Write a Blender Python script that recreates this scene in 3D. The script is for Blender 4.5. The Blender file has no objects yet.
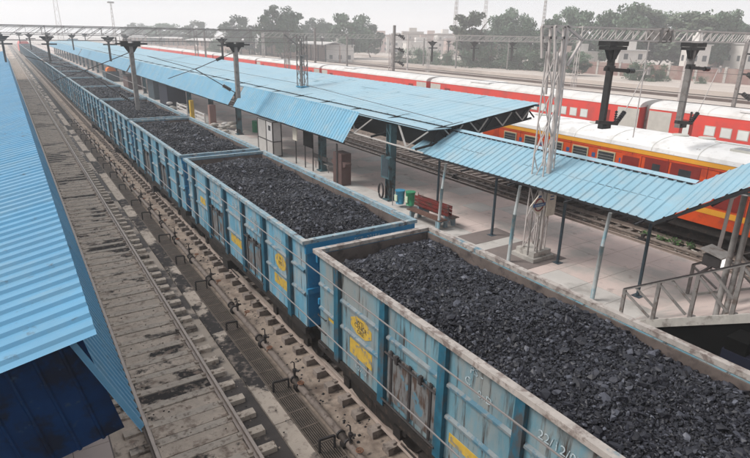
import bpy, math, random
import numpy as np
from mathutils import Vector, Matrix
random.seed(7); RNG = np.random.default_rng(7)
scene = bpy.context.scene
COL = scene.collection

# ------------------------------------------------------------------ camera
CAM_H = 7.9532; PITCH, YAW, ROLL, FPX = 0.3344, 0.5754, 0.0186, 555.03
F = Vector((math.sin(YAW)*math.cos(PITCH), math.cos(YAW)*math.cos(PITCH), -math.sin(PITCH)))
R0 = Vector((math.cos(YAW), -math.sin(YAW), 0)); U0 = R0.cross(F)
cr, sr = math.cos(ROLL), math.sin(ROLL)
R = cr*R0 + sr*U0; U = -sr*R0 + cr*U0
cam = bpy.data.cameras.new('camera'); camo = bpy.data.objects.new('camera', cam); COL.objects.link(camo)
camo.matrix_world = Matrix(((R.x, U.x, -F.x, 0), (R.y, U.y, -F.y, 0), (R.z, U.z, -F.z, CAM_H), (0, 0, 0, 1)))
cam.lens = FPX/750*36; cam.sensor_width = 36; cam.clip_start = .05; cam.clip_end = 6000
scene.camera = camo

def spot(px, dist, z=0.0):
    """the ground point at a real distance in the direction of photo column px (a surveying aid for far trees and houses)"""
    d = F + R*((px-375)/FPX) + U*((229-45)/FPX)
    k = dist/math.hypot(d.x, d.y)
    return Vector((d.x*k, d.y*k, z))

# ------------------------------------------------------------------ world and sun
SUN_EL, SUN_AZ = math.radians(48), math.radians(-60)      # azimuth from +Y towards +X
w = bpy.data.worlds.new('World'); scene.world = w; w.use_nodes = True
nt = w.node_tree; nt.nodes.clear()
sky = nt.nodes.new('ShaderNodeTexSky'); sky.sky_type = 'NISHITA'; sky.sun_disc = False
sky.sun_elevation = SUN_EL; sky.sun_rotation = SUN_AZ; sky.dust_density = 6; sky.air_density = 1.0; sky.ozone_density = 1
hsv = nt.nodes.new('ShaderNodeMixRGB'); hsv.inputs[0].default_value = .86; hsv.inputs[2].default_value = (8.15, 8.4, 8.75, 1)   # overcast veil
bg = nt.nodes.new('ShaderNodeBackground'); bg.inputs[1].default_value = .075
wo = nt.nodes.new('ShaderNodeOutputWorld')
nt.links.new(sky.outputs[0], hsv.inputs[1]); nt.links.new(hsv.outputs[0], bg.inputs[0]); nt.links.new(bg.outputs[0], wo.inputs[0])
sl = bpy.data.lights.new('sun', 'SUN'); sl.energy = 2.3; sl.angle = math.radians(22); sl.color = (1, .97, .93)
so = bpy.data.objects.new('sun', sl); COL.objects.link(so)
sd = Vector((math.sin(SUN_AZ)*math.cos(SUN_EL), math.cos(SUN_AZ)*math.cos(SUN_EL), math.sin(SUN_EL)))
so.rotation_euler = sd.to_track_quat('Z', 'Y').to_euler(); so.location = (0, 0, 60)
vs = scene.view_settings
scene.display_settings.display_device = 'sRGB'
vs.view_transform = 'Standard'; vs.look = 'None'; vs.gamma = 1; vs.exposure = 0.55
cy = scene.cycles
cy.use_denoising = True; cy.use_adaptive_sampling = True; cy.adaptive_threshold = .015
cy.max_bounces = 8; cy.volume_bounces = 4; cy.diffuse_bounces = 3; cy.glossy_bounces = 2; cy.transmission_bounces = 2

# ------------------------------------------------------------------ materials
def _n(t, k, **kw):
    n = t.nodes.new(k)
    for a, b in kw.items(): setattr(n, a, b)
    return n
def c4(c, k=1): return (c[0]*k, c[1]*k, c[2]*k, 1)
MATS = {}
def mat(name, base, rough=.75, var=.12, scale=2.0, stretch=(1, 1, 1), dirt=None, dlo=.5, dhi=.62, dscale=1.5, dstretch=(1, 1, 1), dfac=1.0,
        dirt2=None, d2lo=.6, d2hi=.65, d2scale=8, d2stretch=(1, 1, 1), bump=0, bscale=40, metal=0, spec=.4, panel=None, emit=0):
    m = bpy.data.materials.new(name); m.use_nodes = True; t = m.node_tree; L = t.links
    b = t.nodes['Principled BSDF']; b.inputs['Roughness'].default_value = rough; b.inputs['Metallic'].default_value = metal
    b.inputs['Specular IOR Level'].default_value = spec
    geo = _n(t, 'ShaderNodeNewGeometry'); oi = _n(t, 'ShaderNodeObjectInfo')
    def noise(sc, st, det=5, off=0):
        mp = _n(t, 'ShaderNodeMapping'); mp.inputs['Scale'].default_value = st; mp.inputs['Location'].default_value = (off, off*2, off*3)
        L.new(geo.outputs['Position'], mp.inputs['Vector'])
        n = _n(t, 'ShaderNodeTexNoise'); n.inputs['Scale'].default_value = sc; n.inputs['Detail'].default_value = det; n.inputs['Roughness'].default_value = .62
        L.new(mp.outputs[0], n.inputs['Vector']); return n.outputs['Fac']
    def ramp(fac, lo, hi, k=1.0):
        r = _n(t, 'ShaderNodeMapRange'); r.inputs['From Min'].default_value = lo; r.inputs['From Max'].default_value = hi; r.inputs['To Max'].default_value = k
        L.new(fac, r.inputs['Value']); return r.outputs[0]
    def mix(fac, a, bb):
        x = _n(t, 'ShaderNodeMix', data_type='RGBA')
        if isinstance(fac, float): x.inputs[0].default_value = fac
        else: L.new(fac, x.inputs[0])
        for i, v in ((6, a), (7, bb)):
            if isinstance(v, tuple): x.inputs[i].default_value = v
            else: L.new(v, x.inputs[i])
        return x.outputs[2]
    col = mix(ramp(noise(scale, stretch), .3, .7), c4(base, 1-var), c4(base, 1+var))
    if panel:                                             # per-sheet tone: (axis, width, amount)
        sx = _n(t, 'ShaderNodeSeparateXYZ'); L.new(geo.outputs['Position'], sx.inputs[0])
        dv = _n(t, 'ShaderNodeMath', operation='DIVIDE'); L.new(sx.outputs[panel[0]], dv.inputs[0]); dv.inputs[1].default_value = panel[1]
        fl = _n(t, 'ShaderNodeMath', operation='FLOOR'); L.new(dv.outputs[0], fl.inputs[0])
        wn = _n(t, 'ShaderNodeTexWhiteNoise', noise_dimensions='1D'); L.new(fl.outputs[0], wn.inputs['W'])
        col = mix(ramp(wn.outputs['Value'], 0, 1, panel[2]), col, c4((base[0]*.6+.18, base[1]*.6+.2, base[2]*.6+.2)))
    if dirt: col = mix(ramp(noise(dscale, dstretch, 7, 3.3), dlo, dhi, dfac), col, c4(dirt))
    if dirt2: col = mix(ramp(noise(d2scale, d2stretch, 8, 9.1), d2lo, d2hi), col, c4(dirt2))
    L.new(col, b.inputs['Base Color'])
    if bump:
        bn = _n(t, 'ShaderNodeBump'); bn.inputs['Strength'].default_value = bump; bn.inputs['Distance'].default_value = .02
        L.new(noise(bscale, (1, 1, 1), 6, 5), bn.inputs['Height']); L.new(bn.outputs[0], b.inputs['Normal'])
    if emit: b.inputs['Emission Color'].default_value = c4(base); b.inputs['Emission Strength'].default_value = emit
    MATS[name] = m; return m
mat('coal', (.022, .023, .028), rough=.5, spec=.35)
_m = MATS['coal']; _t = _m.node_tree; _b = _t.nodes['Principled BSDF']; _a = _t.nodes.new('ShaderNodeAttribute'); _a.attribute_name = 'tone'
_r = _t.nodes.new('ShaderNodeValToRGB'); _r.color_ramp.elements[0].color = (.004, .004, .007, 1); _r.color_ramp.elements[1].position = .9; _r.color_ramp.elements[1].color = (.10, .105, .13, 1)
_e = _r.color_ramp.elements.new(.6); _e.color = (.021, .022, .031, 1)
_t.links.new(_a.outputs['Fac'], _r.inputs[0]); _t.links.new(_r.outputs[0], _b.inputs['Base Color'])
mat('coal_bed', (.012, .012, .014), rough=.8, var=.4, scale=20, bump=1, bscale=50)
mat('wagon_paint', (.125, .25, .305), rough=.6, var=.22, scale=1.2, stretch=(1, 1, .4), dirt=(.25, .25, .235), dlo=.45, dhi=.6, dscale=1.1, dstretch=(1, 1.6, .45), dfac=.8,
    dirt2=(.05, .04, .035), d2lo=.55, d2hi=.67, d2scale=2.2, d2stretch=(1, 3.4, .35), bump=.15, bscale=15)
mat('wagon_paint_bright', (.12, .30, .41), rough=.55, var=.18, scale=1.5, dirt=(.31, .35, .36), dlo=.47, dhi=.6, dscale=1.4, dstretch=(1, 1.8, .5), dfac=.8,
    dirt2=(.055, .043, .036), d2lo=.57, d2hi=.68, d2scale=2.6, d2stretch=(1, 3, .35), bump=.15, bscale=15)
mat('wagon_stanchion', (.016, .10, .155), rough=.5, var=.3, scale=3, dirt=(.06, .065, .07), dlo=.5, dhi=.62, dscale=4, dstretch=(1, 1, .5))
mat('wagon_end', (.018, .17, .32), rough=.5, var=.15, scale=3, dirt=(.10, .22, .29), dlo=.55, dhi=.7, dscale=4)
mat('wagon_rim', (.35, .315, .29), rough=.75, var=.18, scale=6, dirt=(.18, .145, .13), dlo=.5, dhi=.6, dscale=5, dirt2=(.08, .17, .22), d2lo=.62, d2hi=.7, d2scale=3)
mat('wagon_rim_blue', (.19, .27, .31), rough=.7, var=.2, scale=6, dirt=(.33, .33, .32), dlo=.52, dhi=.62, dscale=4, dirt2=(.09, .08, .08), d2lo=.56, d2hi=.66, d2scale=6)
mat('wagon_inner', (.12, .095, .085), rough=.9, var=.25, scale=2, dirt=(.05, .04, .04), dlo=.5, dhi=.65, dscale=3)
mat('wagon_rib', (.17, .195, .205), rough=.7, var=.2, scale=3, dirt=(.06, .14, .19), dlo=.5, dhi=.58, dscale=4)
mat('wagon_door', (.14, .14, .14), rough=.8, var=.3, scale=3, dirt=(.07, .045, .035), dlo=.5, dhi=.6, dscale=5, dstretch=(1, 2, .5), dirt2=(.08, .17, .22), d2lo=.56, d2hi=.6, d2scale=2.5)
mat('under_black', (.018, .014, .012), rough=.85, var=.3, scale=6, dirt=(.055, .037, .028), dlo=.55, dhi=.65, dscale=6)
mat('yellow_paint', (.50, .33, .05), rough=.7, var=.15, scale=8, dirt=(.22, .2, .15), dlo=.53, dhi=.62, dscale=7)
mat('white_chalk', (.40, .47, .50), rough=.8, var=.25, scale=12, dirt=(.2, .28, .32), dlo=.5, dhi=.6, dscale=14)
mat('black_letter', (.05, .045, .04), rough=.8)
mat('rail_steel', (.40, .33, .29), rough=.4, var=.15, scale=4, metal=.3, spec=.5)
mat('rail_side', (.10, .065, .05), rough=.8, var=.2)
mat('sleeper', (.50, .425, .36), rough=.9, var=.16, scale=4, dirt=(.09, .075, .065), dlo=.62, dhi=.66, dscale=.5, dirt2=(.25, .195, .16), d2lo=.52, d2hi=.65, d2scale=7, bump=.4)
mat('sleeper_dark', (.25, .21, .185), rough=.92, var=.2, scale=4, dirt=(.10, .08, .07), dlo=.52, dhi=.64, dscale=5, bump=.3)
mat('apron', (.53, .435, .36), rough=.9, var=.18, scale=3, dirt=(.03, .025, .024), dlo=.545, dhi=.575, dscale=.36, dirt2=(.26, .195, .155), d2lo=.52, d2hi=.66, d2scale=5, bump=.6, bscale=20)
mat('walkway', (.43, .365, .31), rough=.9, var=.14, scale=1.2, dirt=(.03, .026, .026), dlo=.50, dhi=.53, dscale=.5, dirt2=(.21, .17, .145), d2lo=.52, d2hi=.66, d2scale=5, bump=.3)
mat('mud', (.055, .045, .042), rough=.6, var=.3, scale=2, dirt=(.36, .30, .25), dlo=.5, dhi=.56, dscale=.5, bump=.6)
mat('dust_ground', (.31, .25, .205), rough=.95, var=.25, scale=2, dirt=(.14, .105, .085), dlo=.5, dhi=.66, dscale=1.2, dirt2=(.055, .045, .04), d2lo=.57, d2hi=.68, d2scale=4, bump=.6, bscale=25)
mat('ballast', (.17, .13, .105), rough=.95, var=.4, scale=14, dirt=(.32, .25, .2), dlo=.55, dhi=.65, dscale=9, dirt2=(.05, .038, .032), d2lo=.5, d2hi=.6, d2scale=3, bump=1, bscale=18)
mat('yard_ground', (.46, .40, .355), rough=.95, var=.14, scale=.06, stretch=(3, .4, 1), dirt=(.27, .22, .195), dlo=.52, dhi=.66, dscale=.08, dstretch=(4, .4, 1), bump=.2, bscale=2)
mat('yard_track', (.13, .095, .08), rough=.95, var=.3, scale=.8)
mat('grating', (.15, .12, .10), rough=.7, var=.3, scale=5, metal=.2)
mat('drain', (.02, .018, .017), rough=.6)
mat('pipe_grey', (.19, .155, .135), rough=.55, var=.25, scale=5, dirt=(.07, .05, .04), dlo=.55, dhi=.65, dscale=6)
mat('iron_dark', (.035, .03, .03), rough=.6, var=.3, scale=6)
mat('iron_rust', (.20, .09, .05), rough=.8, var=.3, scale=6)
mat('roof_left', (.078, .255, .415), rough=.42, var=.1, scale=.8, panel=(1, 1.05, .2), dirt=(.15, .28, .37), dlo=.5, dhi=.7, dscale=1.6, dfac=.6, dirt2=(.07, .115, .145), d2lo=.62, d2hi=.72, d2scale=4)
mat('roof_strip', (.13, .33, .47), rough=.5, var=.09, scale=1, panel=(1, 1.0, .35), dirt=(.25, .37, .43), dlo=.5, dhi=.68, dscale=1.6, dfac=.7, dirt2=(.08, .14, .17), d2lo=.66, d2hi=.7, d2scale=5)
mat('roof_main', (.265, .41, .49), rough=.55, var=.06, scale=.5, panel=(1, 1.0, .35), dirt=(.33, .42, .46), dlo=.5, dhi=.68, dscale=.5, dfac=.6, dirt2=(.15, .25, .30), d2lo=.62, d2hi=.7, d2scale=1.5)
mat('roof_near', (.20, .36, .45), rough=.5, var=.08, scale=1.3, panel=(1, .81, .35), dirt=(.28, .37, .41), dlo=.48, dhi=.66, dscale=1.6, dfac=.7, dirt2=(.10, .075, .055), d2lo=.70, d2hi=.73, d2scale=5)
mat('roof_fascia_shaded', (.0015, .022, .08), rough=.8, var=.3, scale=2, spec=.05, dirt=(.006, .012, .03), dlo=.5, dhi=.62, dscale=2.5, dirt2=(.02, .045, .09), d2lo=.62, d2hi=.68, d2scale=6)  # near-black navy: shade on the blue end sheet painted into its colour
mat('roof_under', (.06, .13, .18), rough=.7, var=.2)
mat('truss_dark', (.014, .014, .016), rough=.8, var=.3)
mat('truss_pale', (.38, .36, .34), rough=.7, var=.15, scale=5)
mat('column_teal', (.05, .11, .13), rough=.6, var=.3, scale=3, dirt=(.02, .02, .02), dlo=.5, dhi=.6, dscale=2)
mat('post_grey', (.30, .32, .32), rough=.6, var=.15, scale=4, dirt=(.14, .24, .28), dlo=.5, dhi=.6, dscale=1.2)
mat('post_dark', (.03, .05, .065), rough=.6, var=.3, scale=4)
mat('platform', (.52, .425, .39), rough=.85, var=.1, scale=.7, dirt=(.38, .345, .32), dlo=.5, dhi=.62, dscale=.45, dirt2=(.24, .2, .18), d2lo=.6, d2hi=.72, d2scale=2.2, bump=.1)
mat('platform_grey', (.45, .425, .40), rough=.85, var=.1, scale=.7, dirt=(.29, .27, .25), dlo=.52, dhi=.66, dscale=.7, bump=.1)
mat('platform_joint', (.17, .14, .13), rough=.9)
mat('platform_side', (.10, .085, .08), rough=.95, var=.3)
mat('concrete', (.40, .375, .345), rough=.9, var=.15, scale=4, dirt=(.2, .18, .16), dlo=.55, dhi=.65, dscale=3)
mat('mast_pale', (.47, .43, .41), rough=.6, var=.12, scale=5)
mat('mast_grey', (.20, .185, .175), rough=.6, var=.25, scale=5, dirt=(.12, .09, .075), dlo=.56, dhi=.66, dscale=4)
mat('mast_dark', (.025, .023, .022), rough=.6, var=.3, scale=5)
mat('wire', (.06, .055, .055), rough=.5)
mat('wire_pale', (.17, .155, .15), rough=.5)
mat('insulator', (.02, .016, .016), rough=.25, spec=.6)
mat('red_paint', (.60, .075, .014), rough=.4, var=.08, scale=1, dirt=(.40, .05, .02), dlo=.5, dhi=.66, dscale=1.5, dirt2=(.22, .06, .03), d2lo=.62, d2hi=.72, d2scale=3)
mat('red_deep', (.20, .018, .012), rough=.5, var=.15)
mat('yellow_band', (.72, .33, .03), rough=.5, var=.06)
mat('train_roof', (.68, .67, .66), rough=.65, var=.07, scale=.8, dirt=(.46, .44, .42), dlo=.5, dhi=.66, dscale=1.3, dfac=.7, dirt2=(.3, .28, .26), d2lo=.62, d2hi=.72, d2scale=3.5)
mat('train_roof_far', (.60, .58, .56), rough=.7, var=.08, scale=.8, dirt=(.45, .42, .4), dlo=.52, dhi=.66, dscale=.5, dfac=.7)
mat('red_far', (.62, .06, .045), rough=.5, var=.06, scale=.4, dirt=(.42, .07, .06), dlo=.5, dhi=.7, dscale=.6)
mat('grey_panel', (.45, .44, .40), rough=.6, var=.1)
mat('glass_pale', (.62, .66, .64), rough=.3, var=.12, scale=.8, spec=.6)
mat('glass_dark', (.03, .035, .04), rough=.15, var=.3, spec=.6)
mat('frame_pale', (.45, .38, .24), rough=.6)
mat('bench_red', (.13, .013, .01), rough=.5, var=.3, scale=6, dirt=(.06, .028, .02), dlo=.5, dhi=.6, dscale=5)
mat('bench_seat', (.11, .06, .045), rough=.6, var=.25, scale=6)
mat('bench_grey', (.16, .22, .25), rough=.7, var=.2)
mat('bin_blue', (.03, .22, .36), rough=.5, var=.2, scale=8)
mat('bin_green', (.02, .23, .10), rough=.5, var=.2, scale=8)
mat('sticker', (.5, .6, .45), rough=.6, var=.3, scale=20)
mat('brown_board', (.095, .055, .05), rough=.75, var=.2, scale=4)
mat('sign_cream', (.60, .55, .47), rough=.7, var=.1, scale=5)
mat('sign_blue', (.04, .10, .24), rough=.5)
mat('sign_maroon', (.2, .03, .03), rough=.5)
mat('booth_white', (.5, .48, .47), rough=.6, var=.12)
mat('booth_glass', (.42, .40, .38), rough=.25, var=.1, spec=.6)
mat('sack', (.42, .38, .34), rough=.9, var=.35, scale=6)
mat('post_yellow', (.52, .33, .03), rough=.6, var=.2)
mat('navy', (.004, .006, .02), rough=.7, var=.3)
mat('orange_cloth', (.80, .20, .03), rough=.8, var=.15)
mat('shade_board_black', (.003, .003, .003), rough=.9, var=.3, spec=.1)  # near-black for painted shade by the stairs, and for black boards
mat('lamp_face', (.9, .88, .85), rough=.3, emit=.7)
mat('leaf', (.085, .13, .08), rough=.8, var=.4, scale=.35)
mat('leaf_b', (.11, .14, .09), rough=.8, var=.4, scale=.3)
mat('leaf_brown', (.15, .125, .09), rough=.8, var=.3, scale=.3)
mat('leaf_near', (.05, .12, .03), rough=.7, var=.4, scale=6)
mat('bark', (.13, .10, .08), rough=.9, var=.2)
mat('brick', (.24, .14, .12), rough=.9, var=.2, scale=.4, dirt=(.30, .22, .19), dlo=.5, dhi=.62, dscale=.3)
mat('house_white', (.62, .58, .54), rough=.85, var=.1, scale=.3)
mat('house_pink', (.45, .33, .29), rough=.85, var=.12, scale=.3)
mat('house_tan', (.42, .37, .32), rough=.85, var=.12, scale=.3)
mat('shed_roof', (.55, .52, .50), rough=.8, var=.1)
mat('window_dark', (.07, .075, .08), rough=.4)

# ------------------------------------------------------------------ builders
OFF = {}
class MB:
    def __init__(s): s.v = []; s.f = []
    def add(s, vs_, fs):
        k = len(s.v); s.v += [tuple(p) for p in vs_]; s.f += [tuple(i+k for i in f) for f in fs]; return s
    def box(s, x0, x1, y0, y1, z0, z1):
        return s.add([(x0, y0, z0), (x1, y0, z0), (x1, y1, z0), (x0, y1, z0), (x0, y0, z1), (x1, y0, z1), (x1, y1, z1), (x0, y1, z1)],
                     [(0, 3, 2, 1), (4, 5, 6, 7), (0, 1, 5, 4), (1, 2, 6, 5), (2, 3, 7, 6), (3, 0, 4, 7)])
    def cbox(s, x, y, z, sx, sy, sz): return s.box(x-sx/2, x+sx/2, y-sy/2, y+sy/2, z-sz/2, z+sz/2)
    def beam(s, a, b, w_=.06, h=None, up=(0, 0, 1)):
        a = Vector(a); b = Vector(b); h = h or w_; d = (b-a).normalized(); u = Vector(up)
        if abs(d.dot(u)) > .98: u = Vector((1, 0, 0))
        sd_ = d.cross(u).normalized(); u = sd_.cross(d)
        vs_ = []
        for p in (a, b):
            for i, j in ((-1, -1), (1, -1), (1, 1), (-1, 1)): vs_.append(p+sd_*(i*w_/2)+u*(j*h/2))
        return s.add(vs_, [(0, 3, 2, 1), (4, 5, 6, 7), (0, 1, 5, 4), (1, 2, 6, 5), (2, 3, 7, 6), (3, 0, 4, 7)])
    def tube(s, pts, r, n=8, closed=False, r2=None):
        pts = [Vector(p) for p in pts]; N = len(pts); rings = []
        for i, p in enumerate(pts):
            d = (pts[min(i+1, N-1)]-pts[max(i-1, 0)]).normalized()
            if closed: d = (pts[(i+1) % N]-pts[i-1]).normalized()
            u = Vector((0, 0, 1)) if abs(d.z) < .9 else Vector((1, 0, 0))
            a = d.cross(u).normalized(); b = a.cross(d)
            rr = r if r2 is None else r+(r2-r)*i/(N-1)
            rings.append([p+a*(rr*math.cos(2*math.pi*k/n))+b*(rr*math.sin(2*math.pi*k/n)) for k in range(n)])
        fs = []
        for i in range(N if closed else N-1):
            for k in range(n):
                j = (i+1) % N
                fs.append((i*n+k, i*n+(k+1) % n, j*n+(k+1) % n, j*n+k))
        if not closed: fs += [tuple(range(n)), tuple(range(n*(N-1), n*N))[::-1]]
        return s.add([p for r_ in rings for p in r_], fs)
    def prism(s, prof, a, b, axis='y'):
        """profile of (u, v) pairs extruded along an axis"""
        n = len(prof); f = {'y': lambda u, v, t: (u, t, v), 'x': lambda u, v, t: (t, u, v), 'z': lambda u, v, t: (u, v, t)}[axis]
        return s.add([f(u, v, a) for u, v in prof]+[f(u, v, b) for u, v in prof],
                     [(i, (i+1) % n, n+(i+1) % n, n+i) for i in range(n)]+[tuple(range(n))[::-1], tuple(range(n, 2*n))])
    def quad(s, a, b, c, d): return s.add([a, b, c, d], [(0, 1, 2, 3)])
    def build(s, name, m, parent=None, smooth=False, local=False, recenter=True):
        me = bpy.data.meshes.new(name)
        if parent is not None:
            off = Vector((0, 0, 0)) if local else OFF.get(parent.name, Vector((0, 0, 0)))
        elif recenter and s.v:
            xs, ys, zs = zip(*s.v); off = Vector(((min(xs)+max(xs))/2, (min(ys)+max(ys))/2, min(zs)))
        else: off = Vector((0, 0, 0))
        me.from_pydata([(x-off.x, y-off.y, z-off.z) for x, y, z in s.v], [], s.f); me.update()
        if smooth: me.polygons.foreach_set('use_smooth', [True]*len(me.polygons))
        me.materials.append(MATS[m]); o = bpy.data.objects.new(name, me); COL.objects.link(o)
        if parent is not None: o.parent = parent; OFF[o.name] = off
        else: o.location = off; OFF[o.name] = off
        return o
def np_mesh(name, V, Fc, m, parent=None, loc=(0, 0, 0)):
    me = bpy.data.meshes.new(name); V = np.asarray(V, np.float32); Fc = np.asarray(Fc, np.int32); k = Fc.shape[1]
    me.vertices.add(len(V)); me.vertices.foreach_set('co', V.ravel())
    me.loops.add(Fc.size); me.loops.foreach_set('vertex_index', Fc.ravel())
    me.polygons.add(len(Fc)); me.polygons.foreach_set('loop_start', np.arange(0, Fc.size, k, dtype=np.int32))
    me.update(calc_edges=True); me.shade_flat(); me.materials.append(MATS[m])
    o = bpy.data.objects.new(name, me); COL.objects.link(o); o.location = loc; OFF[o.name] = Vector(loc)
    if parent is not None: o.parent = parent
    return o
def tag(o, label=None, cat=None, group=None, kind=None):
    if label: o['label'] = label
    if cat: o['category'] = cat
    if group: o['group'] = group
    if kind: o['kind'] = kind
    return o
def thing(name, loc, label, cat, group=None, rz=0):
    o = bpy.data.objects.new(name, None); COL.objects.link(o); o.location = loc; o.rotation_euler.z = rz; o.empty_display_size = .3
    OFF[o.name] = Vector(loc); return tag(o, label, cat, group)
def copy_tree(o, parent=None, skip=()):
    c = o.copy(); COL.objects.link(c); c.parent = parent
    for ch in list(o.children):
        if ch.name.split('.')[0] in skip: continue
        copy_tree(ch, c, skip)
    return c
def struct(mb, name, m, **kw): return tag(mb.build(name, m, **kw), kind='structure')
def text(name, body, size, loc, m, parent, facing='-x', extr=.001):
    cu = bpy.data.curves.new(name, 'FONT'); cu.body = body; cu.size = size; cu.extrude = extr; cu.align_x = 'CENTER'; cu.align_y = 'CENTER'; cu.resolution_u = 3
    tmp = bpy.data.objects.new(name, cu); COL.objects.link(tmp); me = bpy.data.meshes.new_from_object(tmp.evaluated_get(bpy.context.evaluated_depsgraph_get())); bpy.data.objects.remove(tmp); bpy.data.curves.remove(cu)
    me.materials.clear(); me.materials.append(MATS[m]); o = bpy.data.objects.new(name, me); COL.objects.link(o); o.parent = parent
    X = {'-x': Vector((0, -1, 0)), '-y': Vector((1, 0, 0)), '+y': Vector((-1, 0, 0))}[facing]; Y = Vector((0, 0, 1)); Z = X.cross(Y)
    off = OFF.get(parent.name, Vector((0, 0, 0))); p = Vector(loc)-off
    o.matrix_local = Matrix(((X.x, Y.x, Z.x, p.x), (X.y, Y.y, Z.y, p.y), (X.z, Y.z, Z.z, p.z), (0, 0, 0, 1)))
    return o
def sheet(top, bot, ya, yb, pitch, h, laps=1, mb=None, flat=.55, jitter=.003, edge_jit=.0):
    """corrugated sheet: top and bottom edges are (x, z) lines running along Y, ribs run down the slope"""
    mb = mb or MB(); d = Vector((bot[0]-top[0], 0, bot[1]-top[1])); n = Vector((d.z, 0, -d.x)).normalized()
    if n.z < 0: n = -n
    prof = [(0, 0), (flat, 0), (flat+.12, 1), (.88, 1)]
    ys, hs = [], []
    y = ya; i = 0
    while y < yb-1e-6:
        for t, q in prof:
            yy = y+t*pitch
            if yy <= yb: ys.append(yy); hs.append(q*h)
        y += pitch; i += 1
    ys.append(yb); hs.append(0)
    for L_ in range(laps):
        t0 = L_/laps-(.02 if L_ else 0); t1 = (L_+1)/laps
        lift = (laps-L_)*.006
        vs_ = []
        rj = {}
        for yy, hh in zip(ys, hs):
            k = int(yy/1.0); j = rj.setdefault(k, random.uniform(-jitter, jitter)); e = rj.setdefault(('e', k), random.uniform(-edge_jit, edge_jit))
            for t in (t0, t1+(e if L_ == laps-1 else 0)):
                vs_.append(Vector((top[0], yy, top[1]))+d*t+n*(hh+lift+j))
        mb.add(vs_, [(2*i, 2*i+2, 2*i+3, 2*i+1) for i in range(len(ys)-1)])
    return mb

# ------------------------------------------------------------------ ground and tracks
YN, YF = -14.0, 420.0
g = MB(); g.quad((-3000, -3000, -.47), (3000, -3000, -.47), (3000, 3000, -.47), (-3000, 3000, -.47)); struct(g, 'ground', 'yard_ground')
g = MB(); g.box(.52, 3.08, YN, YF, -.46, -.225); struct(g, 'track_apron', 'apron')
g = MB(); g.box(3.08, 3.74, YN, YF, -.46, -.275); struct(g, 'muddy_strip', 'mud')
g = MB()
for k in range(0, 110): y0 = YN+k*3.95; g.box(3.74, 4.13, y0, y0+3.93, -.46, -.215)
struct(g, 'concrete_path', 'walkway')
g = MB(); g.box(4.13, 4.66, YN, YF, -.46, -.33); struct(g, 'drain_channel', 'drain')
# dusty ground between the drain and the coal track, slightly uneven
def rough_strip(x0, x1, y0, y1, nx, ny, z, amp):
    xs = np.linspace(x0, x1, nx); ys = y0+(y1-y0)*np.linspace(0, 1, ny)**2.0
    X, Y = np.meshgrid(xs, ys); Z = z+amp*(RNG.random(X.shape)-.5)
    V = np.stack([X, Y, Z], -1).reshape(-1, 3); i = np.arange(ny-1)[:, None]*nx+np.arange(nx-1)[None]
    return V, np.stack([i, i+1, i+nx+1, i+nx], -1).reshape(-1, 4)
V, Fc = rough_strip(4.66, 8.3, YN, YF, 14, 500, -.33, .03); tag(np_mesh('dirt', V, Fc, 'dust_ground'), kind='structure')
V, Fc = rough_strip(18.9, 28.4, 0, YF, 40, 700, -.28, .06); tag(np_mesh('ballast', V, Fc, 'ballast'), kind='structure')

def rail_mb(x, y0, y1, z=0):
    return MB().prism([(x-.07, z-.165), (x+.07, z-.165), (x+.07, z-.15), (x+.012, z-.135), (x+.012, z-.045), (x+.036, z-.035), (x+.036, z-.004), (x+.03, z), (x-.03, z), (x-.036, z-.004), (x-.036, z-.035), (x-.012, z-.045), (x-.012, z-.135), (x-.07, z-.15)][::-1], y0, y1)
def track(name, xc, y0, y1, label, sm, half=1.33, spacing=.65, zt=-.165, near=100, depth=.16):
    t = tag(thing(name, (xc, y0, 0), None, None), label, None, None, 'structure')
    for s in (-1, 1):
        rail_mb(xc+s*.873, y0, y1).build('rail', 'rail_steel', t)
    def slp(mb, y, j=0):
        mb.prism([(y-.125, zt-depth), (y+.125, zt-depth), (y+.11, zt), (y-.11, zt)], xc-half+j, xc+half+j, 'x')
        for s in (-1, 1):
            for q in (-1, 1): mb.box(xc+s*.873+q*.1-.045, xc+s*.873+q*.1+.045, y-.05, y+.05, zt, zt+.05)
    n = int((y1-y0)/spacing); first = max(0, int((2-y0)/spacing)); rest = MB()
    for k in range(n):
        y = y0+(k+.5)*spacing
        if first <= k < first+near:
            mb = MB(); slp(mb, y+random.uniform(-.02, .02), random.uniform(-.03, .03)); mb.build('sleeper', sm, t)
        elif y < 200: slp(rest, y)
    if rest.v: tag(rest.build('sleeper', sm, t), kind='stuff')
    return t
track('railway_track', 2.175, YN, YF, 'empty broad gauge track in a stained concrete apron beside the left roof', 'sleeper', zt=-.165)
track('railway_track', 6.6, YN, YF, 'track carrying the coal wagons on dark block sleepers', 'sleeper_dark', half=1.20, zt=-.165)
track('railway_track', 20.55, -8, YF, 'track with dark rails along the far edge of the platform', 'sleeper_dark', near=40)
track('railway_track', 23.95, -8, YF, 'track under the red and yellow coach', 'sleeper_dark', near=0)
# the drain slabs with open joints between the rails of the left track: thin pale infill panels
g = MB()
for k in range(0, 180):
    y = YN+(k+1)*.65; 
    g.box(1.385, 2.965, y-.195, y+.195, -.24, -.18+random.uniform(-.008, .008))
struct(g, 'apron_panels', 'apron')

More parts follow.
